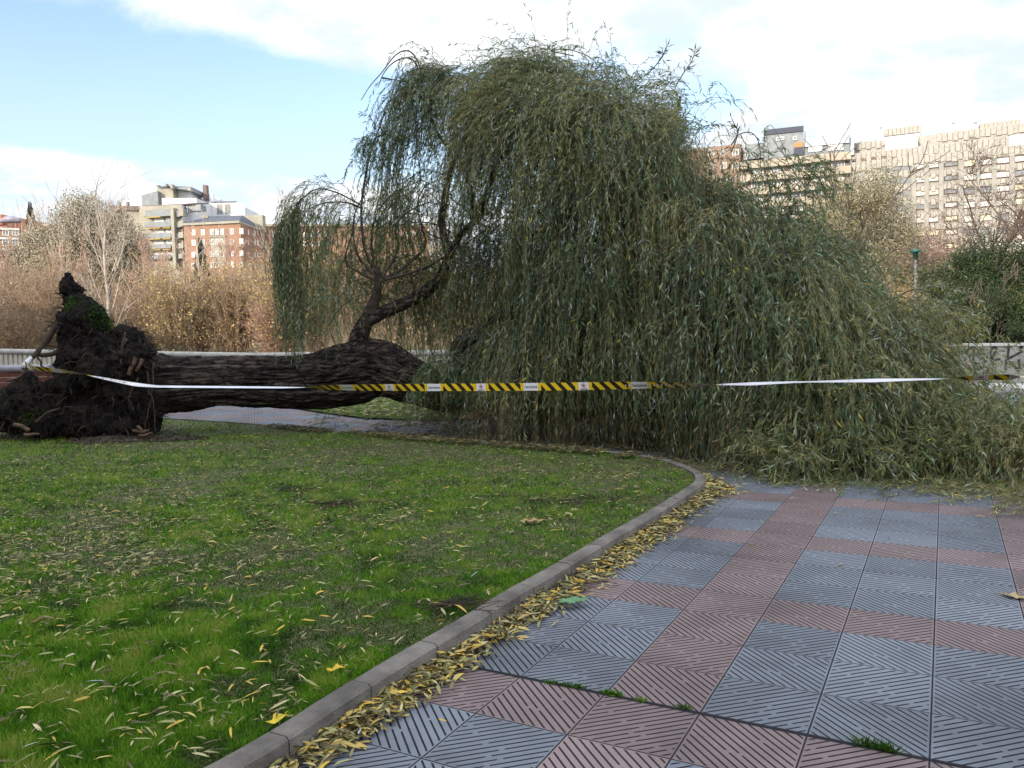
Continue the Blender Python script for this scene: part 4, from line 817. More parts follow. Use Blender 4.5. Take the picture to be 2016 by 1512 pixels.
limb([(1250, 800, 12.4), (1380, 780, 11.6), (1500, 730, 11.2), (1620, 660, 10.9), (1740, 600, 10.8)], [18, 16, 13, 10, 6])
limb([(1300, 800, 12.3), (1450, 810, 11.2), (1600, 800, 10.4), (1750, 800, 10), (1900, 830, 9.6)], [16, 15, 12, 9, 5])
limb([(885, 505, 14), (870, 440, 14), (880, 370, 14), (905, 290, 14), (960, 210, 13.9)], [9, 7, 6, 4, 3])
limb([(935, 440, 14), (960, 380, 13.9), (985, 300, 13.8), (1010, 210, 13.7), (1050, 140, 13.6)], [8, 7, 6, 4, 3])
limb([(935, 437, 14), (925, 370, 14.1), (900, 310, 14.2), (860, 260, 14.2), (840, 200, 14.2)], [6, 5, 4, 3, 2])
limb([(1100, 380, 13.2), (1120, 290, 13.2), (1130, 200, 13.2), (1150, 140, 13.2)], [7, 5, 4, 2])
limb([(1250, 400, 12.8), (1290, 300, 12.7), (1330, 220, 12.6), (1340, 190, 12.6)], [8, 6, 4, 2])

# thin bare shoots that rise from the pollarded head and arch over
shoots = [
 [(748, 548, 13.6), (722, 500, 13.55), (712, 440, 13.5), (713, 390, 13.5), (722, 335, 13.5), (735, 283, 13.5), (748, 250, 13.5), (762, 205, 13.5)],
 [(745, 548, 13.6), (715, 520, 13.6), (700, 490, 13.6), (695, 450, 13.6), (702, 410, 13.6), (725, 375, 13.6)],
 [(750, 545, 13.6), (733, 500, 13.6), (733, 455, 13.6), (745, 415, 13.6), (775, 380, 13.6), (812, 362, 13.6)],
 [(752, 545, 13.6), (775, 510, 13.7), (785, 480, 13.7), (778, 450, 13.7), (800, 420, 13.7), (840, 400, 13.7), (870, 405, 13.7)],
 [(752, 550, 13.6), (790, 530, 13.7), (820, 505, 13.8), (838, 480, 13.8), (830, 445, 13.8), (822, 400, 13.8), (840, 365, 13.8), (880, 350, 13.8)],
 [(752, 552, 13.6), (800, 540, 13.6), (850, 520, 13.6), (900, 490, 13.6), (960, 450, 13.6), (1000, 420, 13.6)],
 [(740, 552, 13.6), (705, 535, 13.7), (680, 515, 13.7), (690, 470, 13.8), (712, 420, 13.8)],
 [(713, 405, 13.5), (690, 392, 13.4), (660, 378, 13.4), (625, 372, 13.4), (596, 390, 13.4), (575, 425, 13.4), (566, 470, 13.4)],
 [(712, 410, 13.5), (688, 400, 13.3), (650, 398, 13.3), (615, 408, 13.3), (590, 430, 13.3)],
 [(748, 250, 13.5), (758, 262, 13.5), (762, 245, 13.5), (768, 222, 13.5)], [(742, 270, 13.5), (758, 265, 13.5), (790, 275, 13.5)],
 [(762, 205, 13.5), (768, 198, 13.5), (785, 202, 13.5), (800, 212, 13.5)],
 [(832, 158, 13.9), (826, 130, 13.9), (812, 105, 13.9), (795, 100, 13.9), (775, 112, 13.9), (752, 142, 13.9), (728, 170, 13.9), (711, 197, 13.9)],
 [(828, 150, 13.9), (815, 120, 13.9), (795, 114, 13.9), (772, 125, 13.9), (755, 145, 13.9), (744, 172, 13.9)], [(752, 153, 13.9), (780, 158, 13.9), (815, 163, 13.9)],
 [(850, 522, 13.8), (820, 540, 13.7), (790, 570, 13.5), (770, 610, 13.4), (755, 640, 13.4)],
 [(960, 450, 14), (900, 400, 14), (860, 370, 14), (820, 350, 14)], [(905, 465, 14), (850, 440, 14.1), (800, 440, 14.1), (760, 460, 14.1)],
 [(935, 437, 14), (990, 400, 13.8), (1040, 380, 13.6)], [(885, 505, 14), (930, 520, 13.6), (990, 530, 13.4), (1040, 500, 13.3)],
 [(895, 480, 14), (870, 470, 14), (845, 460, 14), (825, 430, 14), (828, 400, 14)], [(905, 465, 14), (915, 400, 14), (905, 350, 14.1), (925, 300, 14.1)],
 [(668, 695, 13.6), (650, 640, 13.4), (690, 590, 13.3), (740, 575, 13.3)], [(1370, 500, 11.7), (1430, 470, 11.6), (1500, 440, 11.6), (1580, 350, 11.6), (1600, 335, 11.6)],
 [(1440, 420, 11.5), (1500, 400, 11.4), (1560, 345, 11.4)], [(1350, 480, 10.6), (1280, 500, 10.5), (1250, 530, 10.4)], [(1470, 560, 9.6), (1450, 700, 9.2), (1540, 815, 8.9), (1600, 860, 8.8)],
 [(1540, 815, 8.9), (1580, 828, 8.8), (1610, 826, 8.8)], [(1540, 815, 8.9), (1570, 835, 8.85), (1620, 850, 8.8)],
 [(1440, 300, 11.9), (1452, 262, 11.9), (1440, 232, 11.9)], [(1440, 285, 11.9), (1455, 265, 11.9), (1480, 262, 11.9), (1495, 285, 11.9), (1497, 330, 11.9)],
 [(1330, 170, 12.5), (1345, 145, 12.5), (1362, 120, 12.5), (1368, 100, 12.5)], [(1270, 150, 12.6), (1290, 130, 12.6), (1305, 108, 12.6), (1312, 92, 12.6)], [(1130, 110, 13.4), (1085, 100, 13.4), (1120, 98, 13.4), (1160, 112, 13.4), (1185, 135, 13.4)],
 [(1740, 600, 10.6), (1800, 570, 10.2), (1850, 585, 10), (1880, 620, 9.9), (1893, 660, 9.9)], [(1740, 640, 9.6), (1800, 660, 9.3), (1860, 690, 9.1), (1900, 740, 9.0)], [(1700, 620, 9.4), (1790, 690, 8.9), (1830, 745, 8.7)],
]
tb = TB()
for i, s_ in enumerate(shoots):
    q = catmull(px3(s_), 8*len(s_)); w0 = .030 if i < 7 else (.016 if i < 22 else .009); tb.add(q, np.linspace(w0, .006, len(q)), 5)
sh_o = wparent(tb.build('bare_shoots', M_limb))
tag(sh_o, kind='stuff')

# ---- tresses: bundles of hanging leafy strands
TR = dict(sv=[], p=[], d=[], L=[], tone=[], leaf=[], g=[])
wr_ = np.random.default_rng(99)
def tress(anchor, out, n, length, spread=.16, tone=.4, leaf=1., grav=1., dvar=.25):
    a = np.asarray(anchor, float); sv = wr_.choice([.03, .09, .34], p=[.4, .35, .25])
    for i in range(n):
        TR['sv'].append(sv); TR['p'].append(a+wr_.normal(0, spread, 3)*[1, 1, .7]); TR['d'].append(nrm(np.asarray(out, float)+wr_.normal(0, dvar, 3))); TR['L'].append(length*wr_.uniform(.55, 1.2)); TR['tone'].append(tone+wr_.normal(0, .05)); TR['leaf'].append(leaf); TR['g'].append(grav*wr_.uniform(.8, 1.25))
def hangline(pts, n, Lpx0, Lpx1, ntr, out=(0, 0, .3), tone=.3, spread=.09, leaf=1., grav=1.2):
    """tresses hung along an arching branch; lengths given at both ends"""
    q = catmull(px3(pts), 60)
    for k in range(ntr):
        f = (k+wr_.uniform(0, 1))/ntr; a = q[min(59, int(f*60))]; L_ = pr(Lpx0+(Lpx1-Lpx0)*f, a[1]); tress(a, np.array(out)+[0, 0, 0], n, L_, spread, tone+wr_.normal(0, .05), leaf, grav)
# left arch: narrow dense curtain at its end, thinner along the branch
hangline([(600, 388, 13.4), (582, 410, 13.4), (570, 440, 13.4), (564, 480, 13.4)], 17, 290, 215, 9, (-.2, 0, .1), .15, .055, grav=2.2)
hangline([(600, 388, 13.5), (625, 374, 13.4), (660, 378, 13.4), (690, 392, 13.4)], 5, 270, 190, 8, (-.3, 0, .2), .3, .10)
hangline([(590, 430, 13.2), (640, 400, 13.2), (690, 400, 13.3)], 4, 230, 240, 6, (-.2, 0, .2), .35, .12)
hangline([(650, 450, 13.6), (700, 430, 13.7), (760, 440, 13.7)], 6, 230, 200, 6, (-.2, 0, .2), .4, .14)
hangline([(600, 560, 13.2), (640, 590, 13.1), (680, 600, 13.0)], 5, 120, 60, 5, (-.2, 0, .1), .35, .10)
# narrow plume on the tall shoot
hangline([(752, 262, 13.5), (738, 275, 13.5), (730, 300, 13.5), (724, 340, 13.5)], 8, 80, 70, 5, (-.15, 0, .1), .15, .05, grav=2)
# the tall swept column at the left of the crown
hangline([(905, 165, 14), (880, 142, 14), (858, 138, 14), (838, 155, 14), (826, 185, 14), (815, 235, 14), (806, 285, 14)], 15, 150, 255, 16, (-.55, 0, .2), .16, .10, grav=1.0)
hangline([(960, 185, 14), (930, 150, 14), (900, 145, 14), (870, 150, 14)], 10, 150, 190, 9, (-.7, 0, .1), .25, .12, grav=.8)
hangline([(1030, 150, 13.9), (990, 150, 13.9), (950, 152, 14), (920, 175, 14)], 9, 140, 150, 8, (-.8, 0, .1), .3, .14, grav=.8)
hangline([(800, 380, 13.8), (820, 362, 13.8), (860, 350, 13.8), (900, 345, 13.9)], 8, 190, 150, 8, (-.3, 0, .2), .25, .13)
hangline([(760, 420, 13.7), (790, 395, 13.7), (830, 400, 13.7)], 8, 170, 150, 6, (-.3, 0, .2), .25, .12)
hangline([(870, 300, 14.2), (920, 260, 14.2), (970, 250, 14.0)], 7, 130, 170, 8, (-.4, 0, .2), .35, .2, leaf=.9)
hangline([(900, 420, 14.3), (960, 350, 14.2), (1010, 330, 14.)], 9, 170, 220, 9, (-.3, 0, .2), .45, .25)
# olive green mass behind and right of the upright limb
for k in range(85):
    x_ = wr_.uniform(830, 1060); y_ = wr_.uniform(470, 660)+max(0, (900-x_)*.35); Y_ = wr_.uniform(13.6, 15.3); a = P(x_, y_, Y_); tress(a, (wr_.normal(0, .4), wr_.normal(0, .4), .3), 10, min(pr(170, Y_), a[2]*.95), .22, .52, .95)
for k in range(62):
    x_ = wr_.uniform(640, 880)+20*wr_.normal(); y_ = wr_.uniform(430, 600); a = P(x_, y_, wr_.uniform(13.9, 15.0)); tress(a, (wr_.normal(0, .4), 0, .3), 7, pr(150, 14), .2, .45, .9)
for k in range(30):
    x_ = wr_.uniform(825, 1030); a = P(x_, wr_.uniform(715, 775), wr_.uniform(12.9, 13.3)); tress(a, (wr_.normal(0, .4), -.3, .2), 7, pr(100, 13), .13, .25, 1.)
# the big crown: half-elliptic section varying along the trunk
prof = np.array([  # px, top y, centre depth, front depth, back depth
 [950, 162, 14.0, 12.9, 15.2], [1005, 145, 13.8, 12.35, 15.5], [1050, 105, 13.6, 12.0, 15.5], [1090, 118, 13.5, 11.8, 15.5], [1130, 102, 13.4, 11.6, 15.4], [1175, 158, 13.3, 11.4, 15.3],
 [1215, 142, 13.2, 11.15, 15.2], [1262, 176, 13.0, 10.9, 15.1], [1310, 152, 12.8, 10.7, 15.0], [1365, 182, 12.5, 10.2, 14.8], [1380, 298, 12.4, 10.1, 14.6], [1420, 310, 12.2, 10.0, 14.4], [1460, 335, 12.0, 9.75, 14.2], [1490, 365, 11.8, 9.55, 13.9],
 [1540, 428, 11.6, 9.35, 13.6], [1600, 468, 11.4, 9.05, 13.2], [1660, 520, 11.2, 8.85, 12.8], [1740, 598, 10.9, 8.65, 12.3], [1830, 680, 10.5, 8.5, 11.9], [1885, 785, 10.2, 8.4, 11.7], [1905, 805, 10.0, 8.35, 11.5], [1960, 862, 9.8, 8.3, 11.3], [2030, 905, 9.5, 8.2, 10.9], [2120, 925, 9.2, 8.1, 10.4]])
def crown(px_): return [np.interp(px_, prof[:, 0], prof[:, k]) for k in range(1, 5)]
NT = 1560
wr_ = np.random.default_rng(204)
for k in range(NT):
    px_ = wr_.uniform(965, 2110) if wr_.uniform() < .93 else wr_.uniform(1040, 1400)
    ty, yc, yf, yb = crown(px_); H = P(px_, ty, yc)[2]*(1+.16*(fbm(np.array([[px_*.022, 3.3, 1.7]]), 2, 44)[0]-.6)); 
    th = math.radians(wr_.uniform(4, 120) if wr_.uniform() < .85 else wr_.uniform(100, 170)); rr = 1.0 if wr_.uniform() < .62 else wr_.uniform(.55, .95)
    cx, sz = math.cos(th), math.sin(th)**.85; Y_ = yc-(yc-yf)*cx*rr if cx > 0 else yc-(yb-yc)*cx*rr; z_ = (H-.22)*sz*rr; z_ = min(z_, CAMH+(H-.2-CAMH)*Y_/yc)
    if px_ < 1380 and cx > .93 and z_ < .9: z_ = wr_.uniform(.9, 2.0)
    X_ = PX(px_, yc)*(Y_/yc); nz_ = fbm(np.array([[X_*.9, Y_*.9, z_*.9]]), 2, 12)[0]
    if nz_ < .42 and rr > .99: continue
    if rr > .99 and fbm(np.array([[X_*1.15, z_*.28, 9.1]]), 3, 63)[0] < .40: continue
    if 1120 < px_ < 1370 and z_ > P(px_, 330, yc)[2] and wr_.uniform() < .38: continue
    tY = 12.2-(X_+5.4)*.43
    if Y_ < tY+.45 and z_ > .9: Y_ = tY+.45+wr_.uniform(0, .35)
    if px_ < 1085 and P(px_, 500, yc)[2] < z_ < P(px_, 235, yc)[2] and wr_.uniform() < .62: continue
    z_ = max(z_, .25); L_ = wr_.uniform(.9, 2.5)
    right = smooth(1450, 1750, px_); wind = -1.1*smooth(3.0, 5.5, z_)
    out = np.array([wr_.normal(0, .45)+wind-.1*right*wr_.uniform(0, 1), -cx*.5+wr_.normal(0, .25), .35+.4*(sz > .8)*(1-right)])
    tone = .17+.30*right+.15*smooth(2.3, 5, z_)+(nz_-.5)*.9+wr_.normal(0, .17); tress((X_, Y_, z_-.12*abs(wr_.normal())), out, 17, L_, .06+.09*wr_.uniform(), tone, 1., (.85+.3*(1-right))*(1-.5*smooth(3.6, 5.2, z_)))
# wind blown twig tips along the top
for k in range(60):
    px_ = wr_.uniform(1010, 1370); ty, yc, yf, yb = crown(px_); a = P(px_, ty+wr_.uniform(5, 60), yc+wr_.uniform(-.6, .6)); tress(a, (-.9+wr_.normal(0, .3), wr_.normal(0, .3), .35), 5, wr_.uniform(.6, 1.2), .2, .2, .8, .45)
# drooping arch at the upper right shoulder
hangline([(1430, 330, 11.7), (1480, 320, 11.6), (1540, 335, 11.5), (1590, 330, 11.4), (1600, 360, 11.4)], 5, 120, 90, 12, (.2, 0, .1), .28, .13, grav=1.2)
hangline([(1480, 470, 11.3), (1540, 420, 11.3), (1590, 370, 11.3)], 8, 120, 100, 9, (.2, 0, .2), .3, .16, grav=1.2)
hangline([(1790, 575, 10.1), (1850, 588, 10), (1880, 620, 9.9), (1893, 655, 9.9)], 5, 70, 70, 5, (-.1, 0, .1), .70, .06, grav=1.4)
# litter of strands fanned out on the ground at the right foot
for k in range(150):
    px_ = wr_.uniform(1480, 2110); a = G(px_, wr_.uniform(905, 945)); a[2] = wr_.uniform(.08, .35); tress(a, (wr_.normal(0.2, .6), -.5*wr_.uniform(-.2, .7), .1), 8, wr_.uniform(.3, .7), .14, .35+.2*wr_.uniform(), 1., .8)
for k in range(260):    # leafless brown strands under the middle of the crown
    px_ = wr_.uniform(850, 1450); a = P(px_, wr_.uniform(740, 830), np.interp(px_, [850, 1100, 1450], [13.2, 12.2, 10.3])+wr_.uniform(0, .8)); tress(a, (wr_.normal(0, .7), wr_.normal(-.2, .3), .1), 7, wr_.uniform(.5, 1.1), .2, .5, .10, .6)
for k in range(150):    # low inner foliage beneath the crown
    px_ = wr_.uniform(880, 1480); Y_ = np.interp(px_, [880, 1100, 1450], [13.9, 13.2, 11.6])+wr_.uniform(-.3, 1.2); a = P(px_, 700, Y_); a[2] = wr_.uniform(.4, 1.2); tress(a, (wr_.normal(0, .5), wr_.normal(0, .3), .2), 9, wr_.uniform(.5, 1.0), .2, .2, .8, .9)
for k in range(26):
    px_ = wr_.uniform(650, 1000); a = G(px_, wr_.uniform(815, 858)); a[2] = .12; tress(a, (wr_.normal(-.5, .7), wr_.normal(0, .6), .05), 5, wr_.uniform(.5, 1.1), .15, .4, .35, .3)

TAPE_A = P(300, 760, 12.55); TAPE_B = P(2016, 743, 7.7)
p = np.array(TR['p']); d = np.array(TR['d']); Ln = np.array(TR['L']); tn = np.array(TR['tone']); lf = np.array(TR['leaf']); gv = np.array(TR['g']); sv_ = np.array(TR['sv']); S = len(p); K = 26
path = np.zeros((S, K+1, 3)); p[:, 2] = np.maximum(p[:, 2], .03); path[:, 0] = p; step = (Ln/K)[:, None]; ph = wr_.uniform(0, 50, (S, 3))
for k in range(K):
    turb = np.stack([vnoise(path[:, k]*1.1, 20+c)-.5 for c in range(3)], 1)
    d = nrm(d+(np.array([0, 0, -1.])*gv[:, None]*2.6+turb*1.5+wr_.normal(0, .9, (S, 3)))*step*1.3)
    nx = path[:, k]+d*step; low = nx[:, 2] < .02; nx[low, 2] = .02+wr_.uniform(0, .02, low.sum()); d[low, 2] *= .1
    path[:, k+1] = nx
print('strands', S)
# stems
ks = np.arange(0, K+1, 3) if K % 3 == 0 else np.array([0, 4, 8, 12, 16, 20, 24, 26]); a_ = path[:, ks[:-1]].reshape(-1, 3); b_ = path[:, ks[1:]].reshape(-1, 3); fr_ = np.tile(ks[:-1]/K, S); V, Fc = prisms(a_, b_, .0042*(1-.6*fr_), .0042*(1-.6*fr_)*.8, 3)
wparent(tag(mesh_np('hanging_twigs', V, Fc, M_stem), kind='stuff'))
# leaves: several per step, leaning down and outward
NL = 34; f = (np.arange(NL)[None]+wr_.uniform(0, 1, (S, NL)))/NL; f = .08+.92*f; ii = np.clip((f*K).astype(int), 0, K-1); fr2 = f*K-ii; sidx = np.repeat(np.arange(S), NL); ii = ii.ravel(); fr2 = fr2.ravel()[:, None]
A_ = path[sidx, ii]; B_ = path[sidx, ii+1]; pos = A_+(B_-A_)*fr2; tg = nrm(B_-A_); tpl = TAPE_A[1]+(TAPE_B[1]-TAPE_A[1])*(pos[:, 0]-TAPE_A[0])/(TAPE_B[0]-TAPE_A[0]); keep = (wr_.uniform(size=len(pos)) < lf[sidx]*np.where((pos[:, 2] < .6) & (pos[:, 0] < PX(1400, 10.5)), .38, 1)*np.where(Ln[sidx] < .9, .75, 1)) & ~((pos[:, 1] < tpl+.03) & (pos[:, 2] > .8) & (pos[:, 0] > -3)); pos = pos[keep]; tg = tg[keep]; sidx = sidx[keep]; n = len(pos)
dl = nrm(tg*.75+wr_.normal(0, .42, (n, 3))+[0, 0, -.35]); ln = wr_.uniform(.065, .125, n); V, Fc = leaves(pos, dl, ln, ln*wr_.uniform(.12, .17, n), wr_, .12)
Z = V.reshape(-1, 4, 3); Z[..., 2] = np.maximum(Z[..., 2], .012); V = Z.reshape(-1, 3)
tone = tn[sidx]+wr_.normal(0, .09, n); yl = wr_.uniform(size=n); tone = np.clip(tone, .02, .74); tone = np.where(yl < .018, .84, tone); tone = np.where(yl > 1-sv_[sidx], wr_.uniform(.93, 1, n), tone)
print('leaves', n)
LV = [V]; LF = [Fc]; LT = [np.repeat(tone, 4)]; vb = len(V)
for s_ in shoots[23:26]+shoots[29:34]+shoots[34:36]+shoots[9:11]:
    q = catmull(px3(s_), 60); big = 1.5 if s_[0][1] < 200 else 1.1; nn_ = 17; k_ = wr_.integers(22, 59, nn_); tq = nrm(np.gradient(q, axis=0))[k_]; d_ = nrm(tq*.8+wr_.normal(0, .7, (nn_, 3))); l_ = wr_.uniform(.07, .12, nn_)*big
    v_, f_ = leaves(q[k_], d_, l_, l_*.17, wr_); LV.append(v_); LF.append(f_+vb); vb += len(v_); LT.append(np.repeat(wr_.uniform(.05, .4, nn_), 4))
V = np.vstack(LV); Fc = np.vstack(LF); TONE = np.concatenate(LT)
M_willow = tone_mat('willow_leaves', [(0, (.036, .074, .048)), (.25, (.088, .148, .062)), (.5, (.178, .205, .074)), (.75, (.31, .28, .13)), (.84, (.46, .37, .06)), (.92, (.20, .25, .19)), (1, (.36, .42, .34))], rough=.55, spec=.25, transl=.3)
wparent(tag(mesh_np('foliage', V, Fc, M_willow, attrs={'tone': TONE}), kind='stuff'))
# torn orange wood where a limb snapped
def torn(path, r_):
    q = catmull(px3(path), 14); V, Fc = tube(q, np.concatenate([np.linspace(.01, r_, 5), np.linspace(r_, r_*.5, 9)]), 7); V = V+(fbm(V*25, 2)[:, None]-.5)*.03
    m_ = MB(); m_.v = [tuple(v) for v in V]; m_.f = [f_[:3] if f_[2] == f_[3] else f_ for f_ in Fc]; return wparent(m_.build('torn_wood', M_wood))
torn([(906, 824, 12.9), (925, 818, 12.9), (950, 812, 12.95), (985, 815, 13.0)], .045)
torn([(1355, 668, 10.4), (1345, 660, 10.4), (1338, 650, 10.4)], .018); torn([(1228, 660, 11.2), (1233, 668, 11.2), (1243, 680, 11.2)], .015)

# ---- root plate
bm = bmesh.new()
blobs = [(134, 551, 8), (137, 560, 10), (141, 569, 13), (145, 579, 14), (150, 589, 16), (157, 599, 18), (164, 609, 20), (176, 620, 20), (148, 604, 12), (187, 628, 18), (143, 620, 14), (200, 655, 16), (187, 640, 16), (150, 632, 20), (160, 655, 30), (182, 660, 28), (165, 690, 34), (197, 690, 34), (140, 705, 22), (238, 662, 17), (226, 690, 26), (258, 680, 22), (277, 694, 20), (255, 715, 34), (286, 712, 12),
         (205, 735, 50), (160, 755, 44), (120, 775, 30), (245, 765, 52), (270, 790, 40), (60, 782, 32), (40, 800, 36), (18, 806, 22), (85, 812, 40), (130, 820, 44), (185, 825, 46), (235, 830, 44), (270, 838, 34), (30, 835, 20), (60, 842, 18), (285, 815, 26)]
rr_ = np.random.default_rng(5)
for (x, y, r_) in blobs:
    for dd in (0, .25, -.25) if r_ > 18 else (0,):
        Y_ = 13.75+dd+rr_.normal(0, .06); c = P(x, y, Y_); bmesh.ops.create_icosphere(bm, subdivisions=2, radius=pr(r_*1.06, Y_), matrix=Matrix.Translation(Vector(c)) @ Matrix.Diagonal((1, 1.15, 1, 1)))
me = bpy.data.meshes.new('tmp'); bm.to_mesh(me); bm.free(); to = bpy.data.objects.new('tmp', me); C.objects.link(to)
md = to.modifiers.new('r', 'REMESH'); md.mode = 'VOXEL'; md.voxel_size = .026
dg = bpy.context.evaluated_depsgraph_get(); me2 = bpy.data.meshes.new_from_object(to.evaluated_get(dg)); bpy.data.objects.remove(to)
nv = len(me2.vertices); V = np.empty(nv*3, np.float32); me2.vertices.foreach_get('co', V); V = V.reshape(-1, 3).astype(float); Nn = np.empty(nv*3, np.float32); me2.vertices.foreach_get('normal', Nn); Nn = Nn.reshape(-1, 3)
V += Nn*((fbm(V*3.2, 3, 3)-.5)*.34+(fbm(V*np.array([13, 13, 8]), 4, 6)-.5)*.28)[:, None]; me2.vertices.foreach_set('co', V.astype(np.float32).ravel()); me2.update(); me2.name = 'root_plate'
me2.materials.append(M_rootsoil); rp = bpy.data.objects.new('root_plate', me2); C.objects.link(rp); wparent(rp)
RV = V; RN = Nn
def root(path, r0, r1, m=M_root, name='root', sides=8):
    q = catmull(px3(path), 8*len(path)); q = q+(fbm(q*9, 2, 3)[:, None]-.5)*.05; V, Fc = tube(q, np.linspace(r0, r1, len(q))*(1+.3*(fbm(q*14, 2, 9)-.5)), sides)
    m_ = MB(); m_.v = [tuple(v) for v in V-WO]; m_.f = [f_[:3] if f_[2] == f_[3] else f_ for f_ in Fc]; o = m_.build(name, m, sm=True); o.parent = rp; return o
rp.location = Vector((0, 0, 0))-Vector(WO)
def root_fix(o): o.location = Vector(WO); return o
for a_ in [([(150, 630, 13.6), (128, 632, 13.5), (105, 648, 13.4), (90, 672, 13.3), (72, 694, 13.2), (56, 712, 13.15), (44, 728, 13.1)], .055, .035), ([(160, 668, 13.6), (130, 676, 13.5), (110, 694, 13.4), (85, 700, 13.3), (66, 698, 13.2)], .05, .03),
           ([(70, 700, 13.2), (80, 715, 13.2), (92, 728, 13.2)], .02, .012), ([(120, 640, 13.4), (105, 660, 13.4), (90, 690, 13.3)], .012, .008), ([(250, 668, 13.4), (243, 680, 13.3), (238, 700, 13.3), (228, 720, 13.3)], .03, .012),
           ([(246, 655, 13.3), (240, 690, 13.2), (232, 730, 13.2), (226, 760, 13.2)], .018, .008), ([(235, 820, 13.1), (250, 850, 13.0), (256, 870, 12.9)], .014, .006), ([(290, 730, 13.3), (295, 770, 13.2), (302, 800, 13.1), (308, 850, 13.0)], .014, .006),
           ([(300, 715, 13.3), (302, 760, 13.2), (290, 810, 13.1), (285, 850, 13.0)], .012, .006), ([(165, 760, 13.1), (180, 752, 13.1), (190, 740, 13.1), (215, 733, 13.1)], .014, .007), ([(272, 745, 13.1), (255, 780, 13.05), (262, 810, 13.0)], .02, .008),
           ([(70, 832, 13.0), (95, 812, 13.0), (120, 804, 13.0)], .03, .012), ([(290, 862, 12.8), (320, 850, 12.7), (345, 838, 12.6)], .012, .006)]:
    root_fix(root(*a_))
M_rawwood = mat('raw_root_wood', (.035, .022, .015), c2=(.11, .065, .042), scale=12, rough=.8)
for a_ in [([(266, 706, 13.15), (258, 720, 13.1), (253, 738, 13.08)], .045, .03), ([(278, 708, 13.15), (272, 722, 13.1), (266, 732, 13.1)], .035, .02), ([(232, 728, 13.2), (228, 740, 13.15), (230, 748, 13.15)], .02, .02), ([(262, 848, 12.9), (275, 852, 12.9), (290, 850, 12.9)], .03, .025),
           ([(270, 840, 12.9), (278, 848, 12.88)], .03, .02), ([(270, 860, 12.9), (285, 857, 12.85), (298, 855, 12.85)], .028, .02), ([(28, 836, 13.0), (45, 841, 13.0), (58, 848, 13.0)], .035, .04), ([(50, 856, 12.95), (62, 855, 12.9), (74, 857, 12.9)], .035, .02), ([(55, 722, 13.05), (38, 742, 13.05), (12, 751, 13.1)], .022, .02)]:
    root_fix(root(*a_, M_rawwood, 'broken_root'))
# fine root fibres hanging off the plate
sel = rr_.choice(len(RV), 2600, p=None); sv = RV[sel]; sn = RN[sel]; ln = rr_.uniform(.05, .26, len(sel))*np.where(rr_.uniform(size=len(sel)) < .08, 1.9, 1); d1 = nrm(sn+rr_.normal(0, .5, sn.shape)+[0, 0, -.3]); p1 = sv+d1*ln[:, None]*.4; d2 = nrm(d1*.5+rr_.normal(0, .3, sn.shape)+[0, 0, -1]); p2 = p1+d2*ln[:, None]*.6; p2[:, 2] = np.maximum(p2[:, 2], .1)
V, Fc = merge([prisms(sv-sn*.02, p1, .004, .003), prisms(p1, p2, .003, .0015)]); o = mesh_np('root_fibres', V, Fc, M_hair); o['kind'] = 'stuff'; o.parent = rp; o.location = (0, 0, 0)
sel = rr_.choice(len(RV), 240); sel = sel[(RV[sel][:, 2] > .3)]; sv = RV[sel]; sn = nrm(RN[sel]+rr_.normal(0, .35, (len(sel), 3))); l_ = rr_.uniform(.08, .34, len(sel))[:, None]; p1 = sv+sn*l_*.5+rr_.normal(0, .02, sv.shape); p2 = p1+nrm(sn+rr_.normal(0, .45, sv.shape)+[0, 0, -.4])*l_*.5
V, Fc = merge([prisms(sv-sn*.03, p1, .012, .008, 4), prisms(p1, p2, .008, .003, 4)]); o = mesh_np('small_roots', V, Fc, M_root); o['kind'] = 'stuff'; o.parent = rp
# grass still growing on the plate
M_blade = tone_mat('grass_blades', [(0, (.018, .042, .006)), (.3, (.040, .112, .008)), (.55, (.072, .190, .010)), (.8, (.125, .245, .014)), (1, (.24, .25, .06))], rough=.7, spec=.08, transl=.25)
c1 = P(178, 618, 13.4); s1 = np.linalg.norm((RV-c1)[:, [0, 2]], axis=1); line = [P(140, 598, 13.4), P(165, 605, 13.4), P(190, 620, 13.4), P(205, 636, 13.4)]
dm = np.min([np.linalg.norm((RV-q)[:, [0, 2]], axis=1) for q in catmull(line, 20)], 0); cand = np.where(dm < .12)[0]; cand2 = np.where(np.min([np.linalg.norm((RV-P(*q))[:, [0, 2]], axis=1) for q in ((50, 828, 13.3), (65, 822, 13.3), (80, 818, 13.3), (10, 790, 13.3), (306, 745, 13.3))], 0) < .12)[0]
for cd, nn_ in ((cand, 1500), (cand2, 700)):
    if len(cd) == 0: continue
    sl_ = rr_.choice(cd, nn_); V, Fc = leaves(RV[sl_]-RN[sl_]*.01, RN[sl_]*.6+rr_.normal(0, .5, (nn_, 3))+[.3, 0, 0], rr_.uniform(.05, .13, nn_), .008, rr_); o = mesh_np('grass_tuft', V, Fc, M_blade, attrs={'tone': np.repeat(rr_.uniform(.0, .42, nn_), 4)}); o['kind'] = 'stuff'; o.parent = rp; o.location = (0, 0, 0)
for o in rp.children:
    if o.name.startswith(('root_fibres', 'grass_tuft')): pass

